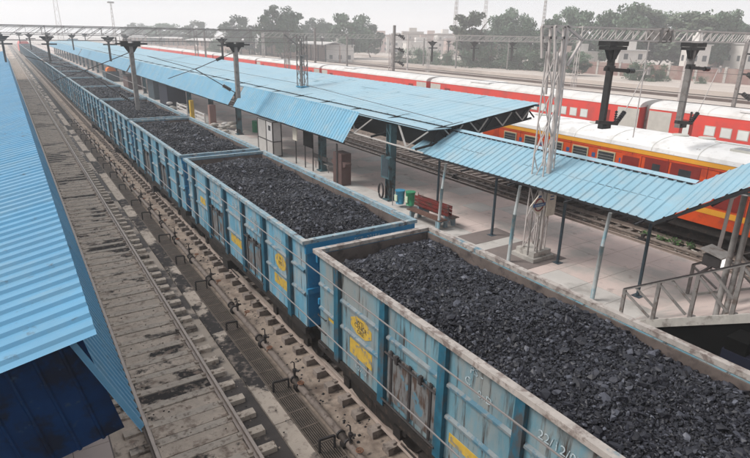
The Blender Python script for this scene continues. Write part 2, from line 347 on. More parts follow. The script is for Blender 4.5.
# drain grating with guard frames
t = thing('drain_grating', (4.39, -14, -.3), 'long dark steel drain grating beside the water pipe', 'grating')
g = MB()
for x in (4.15, 4.64): g.beam((x, YN, -.24), (x, 160, -.24), .03, .06)
for k in range(9): g.beam((4.2+k*.048, 0, -.24), (4.2+k*.048, 60, -.24), .016, .02)
y = 0
while y < 110: g.beam((4.15, y, -.235), (4.64, y, -.235), .03, .02); y += .62
g.build('grate', 'grating', t)
y = 2.3
while y < 62:
    g = MB(); x = 4.2
    hh = random.uniform(0, .14); lw = random.uniform(.3, .44); g.beam((x, y, -.3), (x, y, hh), .045); g.beam((x, y, hh), (x+lw, y-.02, hh-.02), .045); g.beam((x+lw, y-.02, hh-.02), (x+lw, y-.02, -.3), .04)
    g.build('guard_frame', 'iron_dark', t); y += 3.1+random.uniform(-.9, .9)
t = thing('water_pipe', (4.78, -14, -.3), 'long grey water pipe running along the drain', 'pipe')
MB().tube([(4.78, YN, -.12), (4.78, 150, -.12)], .08, 12).build('pipe', 'pipe_grey', t, True)
y = 1.2
while y < 60:
    g = MB(); g.tube([(4.78, y-.02, -.12), (4.78, y+.02, -.12)], .11, 12); g.tube([(4.78, y+.3, -.12), (4.78, y+.34, -.12)], .11, 12); g.tube([(4.78, y+.02, -.12), (4.78, y+.3, -.12)], .08, 12)
    g.cbox(4.78, y+.16, -.26, .16, .12, .14); g.build('flange', 'iron_dark', t); y += 2.35
def hydrant():
    t = thing('hydrant_valve', (0, 0, 0), 'x', 'hydrant valve', 'hydrant valves along the water pipe')
    g = MB(); g.tube([(0, 0, -.12), (0, 0, .12)], .028, 8); g.tube([(0, 0, .12), (0, 0, .2)], .05, 8); g.tube([(0, 0, .16), (.1, -.05, .16)], .03, 8); g.tube([(0, 0, .2), (0, .02, .36)], .018, 6)
    g.build('valve_body', 'iron_dark', t, local=True)
    g = MB(); g.tube([(0, .03+.0, .36), (-.05, .03, .4), (-.09, .02, .37)], .014, 6); g.build('spout', 'iron_dark', t, local=True)
    g = MB(); g.tube([(.1+.075*math.cos(a), -.32+.075*math.sin(a), .0) for a in [i*math.pi/6 for i in range(12)]], .011, 6, True)
    for a in (0, math.pi/3, 2*math.pi/3): g.beam((.1-.07*math.cos(a), -.32-.07*math.sin(a), 0), (.1+.07*math.cos(a), -.32+.07*math.sin(a), 0), .012)
    g.tube([(.1, -.32, 0), (.02, -.32, -.12)], .014, 6)
    g.build('hand_wheel', 'iron_rust', t, local=True)
    return t
hy = hydrant(); k = 0; y = 3.25
words = ['nearest', 'second', 'third', 'fourth', 'fifth', 'sixth', 'seventh', 'eighth', 'ninth', 'tenth', 'eleventh', 'twelfth', 'thirteenth', 'fourteenth', 'fifteenth', 'sixteenth',
         'seventeenth', 'eighteenth', 'nineteenth', 'twentieth', 'twenty first', 'twenty second', 'twenty third', 'twenty fourth']
while y < 52:
    o = hy if k == 0 else copy_tree(hy); o.location = (4.78, y, 0); o.rotation_euler.z = random.uniform(-.4, .4)
    o['label'] = 'dark iron valve on the drain pipe beside the coal train, '+words[k]+' from the camera' if k < len(words) else 'far valve'
    k += 1; y += 2.25+random.uniform(-.4, .5)
# right hand pipe and trash by the far platform edge
t = thing('service_pipe', (21.95, 0, -.2), 'grey service pipe on the rubbish strewn bed beyond the platform', 'pipe')
MB().tube([(21.95, 0, .0), (21.95, 70, .0)], .07, 10).build('pipe', 'pipe_grey', t, True)
for y in (9.8, 12.6, 18, 25): MB().cbox(21.95, y, -.12, .3, .3, .22).cbox(21.95, y, .03, .24, .12, .2).build('pipe_support', 'iron_dark', t)
V = []; 
g = MB()
for k in range(420):
    x = random.uniform(21.6, 23.0) if random.random() < .6 else random.uniform(19.8, 21.6); y = random.uniform(5, 45); a = random.uniform(0, 3.1); r = random.uniform(.03, .11)
    c, s = math.cos(a)*r, math.sin(a)*r; z = -.22
    g.add([(x-c, y-s, z), (x+s, y-c, z+.02), (x+c, y+s, z+.03), (x-s, y+c, z+.01), (x, y, z+.05)], [(0, 1, 4), (1, 2, 4), (2, 3, 4), (3, 0, 4)])
tag(g.build('litter', 'sack'), 'scattered pale litter and stones on the dirty track bed', 'litter', None, 'stuff')
for nm, mt, lab, xs_, n_, zz, rr in (('track_debris', 'dust_ground', 'crumbs of pale grit and paper on the concrete of the empty track', (.9, 4.1), 500, -.17, (.008, .035)), ('coal_spill', 'coal_bed', 'small black bits of spilled coal beside the wagons', (4.9, 8.2), 1500, -.33, (.012, .05)), ('coal_spill', 'coal_bed', 'small black bits of coal on the empty track', (.8, 4.1), 700, -.18, (.008, .03))):
    g = MB()
    for k in range(n_):
        x = random.uniform(*xs_); y = 2+38*random.random()**1.6; a = random.uniform(0, 3.1); q = random.uniform(*rr); c, s_ = math.cos(a)*q, math.sin(a)*q
        g.add([(x-c, y-s_, zz), (x+s_, y-c, zz), (x+c, y+s_, zz), (x-s_, y+c, zz), (x+q*.2, y, zz+q*.9)], [(0, 1, 4), (1, 2, 4), (2, 3, 4), (3, 0, 4)])
    tag(g.build(nm, mt), lab, 'debris', None, 'stuff')
# weeds
def leaf_blob(mb, c, rad, n, size, flat=1.0):
    for _ in range(n):
        d = Vector((random.gauss(0, 1), random.gauss(0, 1), random.gauss(0, 1))).normalized()*(random.random()**.4)
        p = Vector((c[0]+d.x*rad[0], c[1]+d.y*rad[1], c[2]+d.z*rad[2])); a = Vector((random.gauss(0, 1), random.gauss(0, 1), random.gauss(0, 1))).normalized()
        b = a.orthogonal().normalized(); s = size*random.uniform(.6, 1.3)
        mb.add([p-a*s, p+b*s*.6, p+a*s, p-b*s*.6], [(0, 1, 2, 3)])
g = MB()
for x, y, r in ((22.75, 12.2, .35), (22.9, 11.7, .3), (22.6, 12.9, .25), (23.0, 11.1, .2)): leaf_blob(g, (x, y, -.1), (r, r, .2), 90, .05)
tag(g.build('weeds', 'leaf_near'), 'green weeds growing by the track under the red coach', 'weeds', None, 'stuff')

# ------------------------------------------------------------------ platforms
def platform(x0, x1, y0, y1, name='platform'):
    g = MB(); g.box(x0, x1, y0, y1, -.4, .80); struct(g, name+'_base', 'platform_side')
    g = MB(); g.box(x0-.02, x1+.02, y0, y1, .80, .832); struct(g, name, 'platform_joint')
    a = MB(); b = MB()
    y = y0
    while y < min(y1, 110):
        x = x0; k = 0
        for wd in ((.5,)+(1.05,)*int((x1-x0-1.0)/1.05)+(9,)):
            xe = min(x+wd, x1); mbx = b if (x0+1 < x < x0+5.2 and random.random() < .97) or random.random() < .05 else a
            if xe-x > .05: mbx.box(x-.02 if k == 0 else x+.006, xe-.006, y+.006, y+1.194, .832, .84+random.uniform(0, .0015))
            x = xe; k += 1
            if x >= x1-.01: break
        y += 1.2
    if y1 > 110: a.box(x0-.02, x1+.02, 110, y1, .832, .84)
    struct(a, name+'_paving', 'platform'); struct(b, name+'_grey_paving', 'platform_grey')
platform(8.42, 18.85, -6, 330)
platform(-9, .50, -6, 150, 'left_platform')
g = MB(); g.box(28.4, 35.0, -10, 330, -.4, .84); struct(g, 'middle_platform', 'platform')
g = MB(); g.box(13.0, 15.2, 11.3, 13.3, .84, .85).box(13.4, 15.4, 13.9, 14.9, .84, .85); struct(g, 'patched_paving', 'platform_joint')

# ------------------------------------------------------------------ coal wagons
LW = 10.10; HW = 1.553; ZT = 3.56; ZB = 1.30
ST = [.93, 2.66, 4.38, 6.00, 7.58, 9.22]                 # side stanchions measured from the far end
def wagon(side_mat, rim_mat):
    t = thing('coal_wagon', (0, 0, 0), 'x', 'coal wagon', 'open coal wagons of the train')
    for s in (-1, 1):
        xi, xo = (HW-.10)*s, (HW-.06)*s
        g = MB(); g.box(min(xi, xo), max(xi, xo), -LW+.05, -.05, ZB, ZT-.10); g.build('side_wall', side_mat, t, local=True)
        g = MB(); x2 = (HW-.13)*s; g.box(min(x2, xi-.004*s), max(x2, xi-.004*s), -LW+.1, -.1, 1.5, ZT-.11); g.build('inner_lining', 'wagon_inner', t, local=True)
        for d in ST:
            g = MB(); xa, xb = (HW-.058)*s, (HW+.03)*s
            g.prism([(-d-.10, ZB-.02), (-d+.10, ZB-.02), (-d+.085, ZT-.11), (-d-.085, ZT-.11)], min(xa, xb), max(xa, xb), 'x')
            g.build('side_stanchion', 'wagon_stanchion', t, local=True)
        g = MB(); edges = [0.06]+ST+[LW-.06]
        for i in range(7):
            a, b = -edges[i]-(.11 if i else .02), -edges[i+1]+(.11 if i < 6 else .02)
            for z in (2.76, 2.17):
                if i in (2, 4) and z < 2.5: continue
                xa, xb = (HW-.058)*s, (HW-.005)*s
                g.prism([(xa, z-.055), (xb, z-.02), (xb, z+.02), (xa, z+.055)], b, a)
        g.build('side_rib', 'wagon_rib', t, local=True)
        g = MB(); x2 = (HW+.0)*s; x1 = (HW-.12)*s; g.box(min(x1, x2), max(x1, x2), -LW+.02, -.02, ZB-.16, ZB+.02); g.build('sole_bar', 'under_black', t, local=True)
        for i in (2, 4):
            a, b = -edges[i]-.16, -edges[i+1]+.16; xa, xb = (HW-.058)*s, (HW-.028)*s
            g = MB(); g.box(min(xa, xb), max(xa, xb), b, a, 1.50, 2.50); d = g.build('door', 'wagon_door', t, local=True)
            g = MB(); xc_ = (HW-.01)*s; m_ = (a+b)/2
            for yy in (a-.12, m_, b+.12): g.box(min(xb, xc_), max(xb, xc_), yy-.03, yy+.03, 1.42, 2.56)
            g.tube([((HW+.01)*s, a+.05, 2.47), ((HW+.01)*s, b-.05, 2.47)], .022, 6); g.cbox((HW+.02)*s, a-.35, 2.50, .06, .07, .16); g.cbox((HW+.02)*s, b+.35, 2.50, .06, .07, .16)
            g.tube([((HW+.03)*s, a+.1, 1.44), ((HW+.03)*s, b-.1, 1.44)], .022, 6)
            g.build('door_bar', 'iron_dark', d, local=True)
    for y_, q in ((0, 1), (-LW, -1)):
        g = MB(); a, b = y_-.06*q, y_-.02*q; g.box(-HW+.1, HW-.1, min(a, b), max(a, b), ZB, ZT-.10)
        e = g.build('end_wall', 'wagon_end', t, local=True)
        g = MB(); a, b = y_-.09*q, y_-.064*q; g.box(-HW+.13, HW-.13, min(a, b), max(a, b), 1.5, ZT-.11); g.build('inner_lining', 'wagon_inner', e, local=True)
        g = MB(); a, b = y_-.018*q, y_+.055*q
        g.box(-HW+.02, HW-.02, min(a, b), max(a, b), ZT-.33, ZT-.09); g.box(-HW+.05, HW-.05, min(a, b), max(a, b), 2.2, 2.34)
        for x in (-1.1, -.37, .37, 1.1): g.box(x-.06, x+.06, min(a, b), max(a, b), ZB, ZT-.33)
        g.build('end_beam', 'wagon_end', e, local=True)
    g = MB(); e = .055
    g.box(-HW-e, -HW+.075, -LW-e, e, ZT-.09, ZT); g.box(HW-.075, HW+e, -LW-e, e, ZT-.09, ZT)
    g.box(-HW+.075, HW-.075, -.075, e, ZT-.09, ZT-.002); g.box(-HW+.075, HW-.075, -LW-e, -LW+.075, ZT-.09, ZT-.002)
    g.build('top_rail', rim_mat, t, local=True)
    g = MB(); g.box(-HW+.1, HW-.1, -LW+.05, -.05, ZB-.12, ZB-.01); g.box(-.2, .2, -LW-.1, .1, .95, ZB-.12); g.build('floor', 'under_black', t, local=True)
    for yc in (-1.75, -LW+1.75):
        bg_ = MB()
        for s in (-1, 1):
            bg_.prism([(yc-1.25, .52), (yc-.5, .33), (yc+.5, .33), (yc+1.25, .52), (yc+1.25, .68), (yc+.45, .86), (yc-.45, .86), (yc-1.25, .68)], s*1.12-.05, s*1.12+.05, 'x')
            for q in (-.18, 0, .18): bg_.tube([(s*1.12, yc+q, .36), (s*1.12, yc+q, .62)], .06, 8)
            for q in (-1, 1): bg_.cbox(s*1.12, yc+q, .5, .2, .24, .24)
        bg_.box(-1.0, 1.0, yc-.2, yc+.2, .62, .9); bo = bg_.build('bogie', 'under_black', t, local=True)
        for q in (-1, 1):
            wg = MB()
            for s in (-1, 1): wg.tube([(s*.80, yc+q, .5), (s*.92, yc+q, .5)], .5, 20); wg.tube([(s*.79, yc+q, .5), (s*.81, yc+q, .5)], .53, 20)
            wg.tube([(-.8, yc+q, .5), (.8, yc+q, .5)], .08, 8); wg.build('wheelset', 'under_black', bo, local=True)
    for y_, q in ((.05, 1), (-LW-.05, -1)):
        g = MB(); g.beam((0, y_, 1.1), (0, y_+.22*q, 1.1), .2, .22); g.cbox(0, y_+.2*q, 1.1, .3, .1, .3); g.build('coupler', 'under_black', t, local=True)
    g = MB()
    for z in (1.35, 1.7, 2.05): g.tube([(-HW-.02, -.14, z), (-HW-.05, -.14, z), (-HW-.05, -.5, z), (-HW-.02, -.5, z)], .013, 6)
    g.build('step_iron', 'iron_dark', t, local=True)
    g = MB(); g.tube([(-HW+.05, -3.3, .75), (-HW+.05, -5.2, .75)], .022, 6); g.cbox(-HW+.1, -4.2, .9, .3, .5, .3); g.tube([(-.7, -4.4, .95), (-.7, -5.6, .95)], .2, 12); g.build('brake_gear', 'under_black', t, local=True)
    return t
WX = 6.605
wag_a = wagon('wagon_paint', 'wagon_rim'); wag_b = wagon('wagon_paint_bright', 'wagon_rim_blue'); wags = []
side_words = ['nearest open coal wagon, faded blue with a yellow oval and chalk writing', 'bright blue coal wagon second from the camera, two yellow squares on its side', 'pale weathered coal wagon third from the camera',
              'blue coal wagon fourth from the camera, by the hanging mast']
for k in range(21):
    y = 10.13+10.713*k
    if k == 0: o = wag_a
    elif k == 1: o = wag_b
    else:
        src = wag_a if k in (9, 16) else wag_b
        o = copy_tree(src, skip=() if k < 5 else ('bogie', 'step_iron', 'brake_gear', 'door_bar', 'coupler'))
    o.location = (WX, y, 0); OFF[o.name] = Vector((WX, y, 0)); wags.append(o)
    o['label'] = side_words[k] if k < 4 else 'open blue coal wagon, '+words[k]+' back from the camera in the train'
# markings of the first two wagons (on the side sheet)
XS = WX-HW+.06-.003
def patch(o, y0, y1, z0, z1, m='yellow_paint', name='painted_patch', shape=None):
    g = MB()
    if shape == 'oval':
        c_ = ((y0+y1)/2, (z0+z1)/2); pr = [(c_[0]+(y1-y0)/2*math.cos(a), c_[1]+(z1-z0)/2*math.sin(a)) for a in [i*math.pi/12 for i in range(24)]]
    elif shape == 'oct':
        c_ = ((y0+y1)/2, (z0+z1)/2); pr = [(c_[0]+(y1-y0)/2*math.cos(a)/.924, c_[1]+(z1-z0)/2*math.sin(a)/.924) for a in [(i+.5)*math.pi/4 for i in range(8)]]
    else: pr = [(y0, z0), (y1, z0), (y1, z1), (y0, z1)]
    g.prism(pr, XS-.003, XS+.004, 'x'); return g.build(name, m, o)
o = wags[0]; XT = XS-.006
p = patch(o, 7.93, 8.72, 2.27, 2.66, shape='oct')
for s_, z, sz in (('WTL', 2.56, .13), ('CENCR', 2.46, .14), ('ORE', 2.35, .13)): text('lettering', s_, sz, (XT, 8.33, z), 'black_letter', o)
patch(o, 7.9, 8.75, 1.72, 2.07); patch(o, 9.25, 9.68, 2.02, 2.12); text('lettering', 'BOXNR', .13, (XT, 8.3, 1.5), 'white_chalk', o)
text('lettering', 'PS -', .18, (XT, 5.05, 3.30), 'white_chalk', o); text('lettering', 'C', .19, (XT, 5.22, 3.08), 'white_chalk', o); text('lettering', '0nD', .17, (XT, 4.85, 2.99), 'white_chalk', o)
text('lettering', '22/12/02', .20, (XT, 3.5, 3.08), 'white_chalk', o); patch(o, 4.75, 5.55, 1.72, 1.9)
o = wags[1]
patch(o, 11.93, 12.62, 2.26, 2.68, shape='oval'); text('lettering', 'N', .12, (XT, 12.28, 2.57), 'black_letter', o); text('lettering', 'KPS', .13, (XT, 12.28, 2.44), 'black_letter', o)
patch(o, 11.85, 12.7, 1.78, 2.05); patch(o, 15.15, 16.15, 1.82, 2.08); patch(o, 18.75, 19.35, 2.25, 2.48)
text('lettering', 'ECR', .24, (XT, 15.6, 3.08), 'white_chalk', o); text('lettering', 'BOXN', .22, (XT, 14.0, 3.05), 'white_chalk', o); text('lettering', '32218', .2, (XT, 12.4, 3.02), 'white_chalk', o); text('lettering', 'NR', .24, (XT, 17.3, 3.08), 'white_chalk', o)
g = MB(); g.box(WX-1.25, WX+1.3, 10.665, 10.672, 3.29, 3.41)
text('lettering', 'ECR  22194', .15, (WX+.1, 10.675, 3.35), 'white_chalk', o, '-y')

# coal loads
_t = (1+5**.5)/2
ICO = np.array([(-1, _t, 0), (1, _t, 0), (-1, -_t, 0), (1, -_t, 0), (0, -1, _t), (0, 1, _t), (0, -1, -_t), (0, 1, -_t), (_t, 0, -1), (_t, 0, 1), (-_t, 0, -1), (-_t, 0, 1)])/math.hypot(1, _t)
ICF = np.array([(0, 11, 5), (0, 5, 1), (0, 1, 7), (0, 7, 10), (0, 10, 11), (1, 5, 9), (5, 11, 4), (11, 10, 2), (10, 7, 6), (7, 1, 8), (3, 9, 4), (3, 4, 2), (3, 2, 6), (3, 6, 8), (3, 8, 9), (4, 9, 5), (2, 4, 11), (6, 2, 10), (8, 6, 7), (9, 8, 1)])
def coal_height(x, y, sd_):
    """x in -1.42..1.42, y in -9.9..-.2"""
    r = np.random.default_rng(sd_); ph = r.random(8)*6.28
    ex = np.minimum(1.42-np.abs(x), .55)/.55; ey = np.minimum(np.minimum(-.12-y, y+LW-.12), .9)/.9
    e = np.sqrt(np.clip(ex, 0, 1))*.55+.45*np.clip(ex, 0, 1); e2 = np.sqrt(np.clip(ey, 0, 1))
    h = 3.16+.20*e*e2+.10*e2
    h += .07*np.sin(1.1*y+ph[0])*np.cos(1.1*x+ph[1])+.045*np.sin(2.6*y+ph[2]+1.7*x)+.03*np.sin(4.3*x+ph[3]-2.1*y)
    return h
def coal_load(k):
    n = [56000, 36000, 18000, 10000, 5000, 3000][k] if k < 6 else 800
    big = 1.0 if k < 2 else (1.15 if k < 4 else 1.5)
    if k >= 6: big = 2.0
    r = np.random.default_rng(100+k)
    nx, ny = (60, 200) if k < 3 else (20, 60)
    xs = np.linspace(-1.42, 1.42, nx); ys = np.linspace(-LW+.09, -.09, ny); X, Y = np.meshgrid(xs, ys); Z = coal_height(X, Y, k)-.03+.02*r.random(X.shape)
    V0 = np.stack([X, Y, Z], -1).reshape(-1, 3); i = np.arange(ny-1)[:, None]*nx+np.arange(nx-1)[None]
    q = np.stack([i, i+1, i+nx+1, i+nx], -1).reshape(-1, 4); F0 = np.concatenate([q[:, [0, 1, 2]], q[:, [0, 2, 3]]])
    px = r.uniform(-1.4, 1.4, n); py = r.uniform(-LW+.1, -.1, n)
    s = np.clip(np.exp(r.normal(math.log(.0135), .55, n)), .006, .075)*big
    pz = coal_height(px, py, k)-.01+s*.25+r.uniform(-.012, .012, n)
    B = ICO[None]*(1+r.uniform(-.42, .42, (n, 12, 1)))*np.stack([np.ones(n), r.uniform(.45, 1, n), r.uniform(.28, .75, n)], -1)[:, None]*s[:, None, None]*1.3
    a = r.uniform(0, 6.28, n); b = r.normal(0, .5, n); ca, sa, cb, sb = np.cos(a), np.sin(a), np.cos(b), np.sin(b)
    x = B[..., 0]*cb[:, None]+B[..., 2]*sb[:, None]; z = -B[..., 0]*sb[:, None]+B[..., 2]*cb[:, None]; y = B[..., 1]
    xx = x*ca[:, None]-y*sa[:, None]+px[:, None]; yy = x*sa[:, None]+y*ca[:, None]+py[:, None]; zz = z+pz[:, None]
    V1 = np.stack([xx, yy, zz], -1).reshape(-1, 3); V1[:, 0] = np.clip(V1[:, 0], -1.415, 1.415)
    F1 = (ICF[None]+(np.arange(n)*12)[:, None, None]+len(V0)).reshape(-1, 3)
    tone = np.concatenate([np.full(len(V0), .15), np.repeat(np.clip(r.beta(2, 3.2, n)+(s > .045*big)*.08, 0, 1), 12)]).astype(np.float32)
    o = np_mesh('coal_load', np.concatenate([V0, V1]), np.concatenate([F0, F1]), 'coal', loc=(WX, 10.13+10.713*k, 0))
    at = o.data.attributes.new('tone', 'FLOAT', 'POINT'); at.data.foreach_set('value', tone)
    tag(o, 'heap of black coal filling the open wagon '+(words[k] if k else 'nearest')+(' to the camera' if k == 0 else ' back from the camera'), 'coal', 'coal loads in the wagons', 'stuff')
    return o
for k in range(21): coal_load(k)

# red locomotive at the far end of the coal train
LY = 10.13+10.713*20+1.5
t = thing('locomotive', (WX, LY, 0), 'small red locomotive far away at the head of the coal train', 'locomotive')
MB().prism([(WX-1.55, 1.1), (WX+1.55, 1.1), (WX+1.55, 3.5), (WX+1.1, 4.2), (WX-1.1, 4.2), (WX-1.55, 3.5)], LY, LY+18).build('body', 'red_far', t)
MB().box(WX-1.1, WX-.2, LY-.03, LY, 2.7, 3.4).box(WX+.2, WX+1.1, LY-.03, LY, 2.7, 3.4).build('cab_window', 'glass_dark', t)
MB().box(WX-1.4, WX+1.4, LY+.5, LY+17, .3, 1.1).build('underframe', 'under_black', t)
MB().box(WX-1, WX+1, LY+2, LY+16, 4.2, 4.5).build('roof_gear', 'grey_panel', t)

# ------------------------------------------------------------------ left platform roof
t = thing('platform_roof', (-3, 6.9, .84), 'bright blue ribbed roof over the left platform, cut off by the photo edge', 'platform roof')
JX, JZ = .42, 4.42
def left_top(ya, yb, name='roof_sheet'):
    g = MB(); sheet((JX, JZ), (-8.5, JZ-8.92*.20), ya, yb, .365, .045, 1, g, flat=.42, jitter=.002); return g.build(name, 'roof_left', t)
left_top(6.9, 118)
g = MB(); sheet((.10, 4.33), (.77, 2.74), 6.98, 118, .235, .055, 1, g, flat=.38); g.build('side_awning', 'roof_left', t)
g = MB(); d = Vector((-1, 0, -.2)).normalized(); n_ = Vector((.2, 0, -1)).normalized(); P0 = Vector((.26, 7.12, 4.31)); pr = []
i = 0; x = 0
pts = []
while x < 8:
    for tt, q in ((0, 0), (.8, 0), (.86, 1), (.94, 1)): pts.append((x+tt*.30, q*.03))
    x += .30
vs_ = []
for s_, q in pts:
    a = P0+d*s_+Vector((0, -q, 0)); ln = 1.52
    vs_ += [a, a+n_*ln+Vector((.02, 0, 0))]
g.add(vs_, [(2*i, 2*i+2, 2*i+3, 2*i+1) for i in range(len(pts)-1)]); g.build('end_fascia', 'roof_fascia_shaded', t)
g = MB()
for y in np.arange(8, 118, 3.0): g.beam((-8, y, 2.55), (.1, y, 4.15), .08, .12); 
for x_, z_ in ((.05, 4.15), (-2, 3.75), (-4, 3.35), (-6, 2.95)): g.beam((x_, 7.2, z_+.03), (x_, 118, z_+.03), .06, .08)
g.build('rafter', 'truss_dark', t)
for y in np.arange(10, 116, 6.6): MB().box(-3.6, -3.35, y-.12, y+.12, .84, 3.35).build('column', 'column_teal', t)

# ------------------------------------------------------------------ main platform canopy
CY0, CY1 = 17.4, 215.0
t = thing('platform_canopy', (13.8, 17.4, .84), 'long pale blue station canopy over the central platform behind the coal train', 'canopy')
for a, b in ((CY0, 60), (60, CY1)):
    g = MB(); sheet((20.0, 5.22), (14.75, 4.52), a, b, .5, .02, 3, g, flat=.7, jitter=.008); g.build('main_sheet', 'roof_main', t)
g = MB(); g.box(13.62, 14.95, CY0+.05, CY1, 4.44, 4.47); g.build('valley_gutter', 'roof_main', t)
g = MB(); g.beam((14.78, CY0, 4.51), (14.78, CY1, 4.51), .03, .03); g.beam((13.66, CY0, 4.49), (13.66, CY1, 4.49), .03, .03)
g.build('gutter_edge', 'truss_dark', t)
for a, b in ((22.6, 37.9), (39.0, 77), (78, 130), (131, CY1)):
    g = MB(); sheet((13.70, 4.56), (12.78, 3.2), a, b, .27, .028, 2, g, flat=.5, jitter=.005, edge_jit=.006); g.build('side_awning', 'roof_strip', t)
for a, b in ((22.6, 37.9), (39.0, 77), (78, 130), (131, CY1)):
    g = MB(); g.beam((12.86, a, 3.17), (12.86, b, 3.17), .06, .09); g.beam((13.3, a, 3.84), (13.3, b, 3.84), .05, .06); g.build('eave_beam', 'truss_dark', t)
# trusses: lower chord, V struts, cross frames
g = MB(); g.tube([(13.35, CY0-.2, 3.62), (13.35, 24, 3.62)], .035, 8); g.beam((13.4, 24, 3.45), (13.4, CY1, 3.45), .05)
g.build('lower_chord', 'truss_pale', t)
g = MB()
for y in (18.4, 22.5): g.beam((13.38, y, 3.66), (13.7, y-1.0, 4.40), .07, .05); g.beam((13.38, y, 3.66), (13.7, y+1.0, 4.40), .07, .05)
for y in np.arange(25.7, 100, 3.35):
    g.beam((13.4, y, 3.45), (13.7, y-.9, 4.4), .05); g.beam((13.4, y, 3.45), (13.7, y+.9, 4.4), .05)
g.build('v_strut', 'truss_pale', t)
g = MB()
yy = CY0+.25
while yy < 120:
    g.beam((13.3, yy, 3.7), (19.8, yy, 4.55), .08); g.beam((13.7, yy, 4.38), (19.9, yy, 5.1), .07)
    for k in range(6): x = 14+k*1.0; zl = 3.7+(x-13.3)*.13; zu = 4.38+(x-13.7)*.116; g.beam((x, yy, zl), (x+.5, yy, zu), .05); g.beam((x+.5, yy, zu), (x+1, yy, zl+.13), .05)
    g.beam((12.86, yy, 3.2), (13.7, yy, 4.4), .06) if yy > 22.6 else None
    yy += 3.335
for x in (15.2, 16.3, 17.4, 18.5, 19.6): g.beam((x, CY0, 4.52+(x-14.75)*.133-.07), (x, 120, 4.52+(x-14.75)*.133-.07), .05, .08)
g.build('cross_truss', 'truss_dark', t)
g = MB(); g.beam((19.98, CY0, 5.12), (19.98, CY1, 5.12), .04, .1); g.build('edge_trim', 'roof_strip', t)
for y in [20.3+6.67*k for k in range(29)]:
    g = MB(); x = 13.95; g.box(x-.06, x+.06, y-.16, y+.16, .84, 4.3); g.box(x-.16, x+.16, y-.18, y-.16, .84, 4.3); g.box(x-.16, x+.16, y+.16, y+.18, .84, 4.3); g.box(x-.25, x+.25, y-.25, y+.25, .842, .9)
    if y < 60:
        for z in np.arange(1.2, 4.2, .5): g.beam((x-.15, y-.17, z), (x-.15, y+.17, z+.4), .03)
    g.build('column', 'column_teal', t)

# near low walkway canopy
g = MB(); g.box(15.0, 15.03, 17.6, 30, 3.35, 4.46); g.box(14.25, 14.28, 17.6, 22.8, 3.9, 4.42); g.add([(14.3, 17.7, 3.85), (19.6, 17.7, 4.55), (19.75, 17.7, 5.1), (14.3, 17.7, 4.40)], [(0, 1, 2, 3)]); g.build('shade_sheet', 'truss_dark', bpy.data.objects['platform_canopy'])  # dark sheets added to fill the shaded space under the canopy
for x in (15.2, 16.6, 18.0, 19.2): g = MB(); zt_ = 4.44+(x-14.75)*.125; zb_ = 3.85+(x-14.3)*.132; g.beam((x, 17.62, zb_), (x-.5, 17.62, zt_-.08), .05); g.beam((x, 17.62, zb_), (x+.5, 17.62, zt_+.04), .05); g.build('v_strut', 'truss_pale', bpy.data.objects['platform_canopy'])
t = thing('walkway_canopy', (13.9, 7.4, .84), 'low light blue ribbed walkway canopy on thin posts nearest the stairs', 'canopy')
RX, RZ = 15.28, 4.28; EX, EZ = 13.62, 3.50
g = MB(); sheet((RX, RZ), (EX, EZ), 7.62, 18.55, .27, .03, 1, g, flat=.72, jitter=.006, edge_jit=.008); g.build('roof_sheet', 'roof_near', t)
g = MB(); sheet((RX+.02, RZ), (RX+1.25, RZ-.35), 7.62, 18.55, .27, .03, 1, g, flat=.72); g.build('roof_sheet', 'roof_near', t)
g = MB()
g.add([(RX-.02, 7.6, RZ+.045), (RX-.02, 18.57, RZ+.045), (RX+.16, 18.57, RZ+.11), (RX+.16, 7.6, RZ+.11), (RX+.36, 18.57, RZ+.04), (RX+.36, 7.6, RZ+.04)], [(0, 1, 2, 3), (3, 2, 4, 5)])
g.build('ridge_cap', 'roof_main', t)
g = MB()
y = 7.75
while y < 18.4: g.cbox(RX-.035, y, RZ+.02, .03, .16, .03); y += .27
g.build('cap_gap_shade', 'truss_dark', t)  # dark blocks painted in for the shadow at the open rib ends
g = MB(); g.beam((EX+.02, 7.6, EZ-.035), (EX+.02, 18.5, EZ-.035), .05, .07); g.beam((14.45, 7.6, 3.86), (14.45, 18.5, 3.86), .05, .06); g.beam((RX, 7.6, RZ-.06), (RX, 18.5, RZ-.06), .05, .06)
for y in (7.9, 10.2, 12.5, 14.8, 17.1): g.beam((EX, y, EZ-.06), (RX, y, RZ-.08), .05); g.beam((13.25, y, 3.4), (16.3, y, 3.75), .05)
g.build('purlin', 'truss_dark', t)
for y in (15.85, 12.1, 8.77):
    g = MB(); g.tube([(13.22, y, .84), (13.3, y, 2.5)], .062, 10); g.tube([(13.3, y, 2.5), (13.62, y, 3.46)] if False else [(13.3, y, 2.5), (13.42, y, 3.46)], .05, 10); g.build('front_post', 'post_grey', t, True)
for y in (14.35, 11.2, 8.25, 17.7):
    g = MB(); g.tube([(14.63, y, .84), (14.63, y, 3.9)], .05, 8); g.box(14.5, 14.76, y-.13, y+.13, .842, .86); g.build('rear_post', 'post_dark', t)

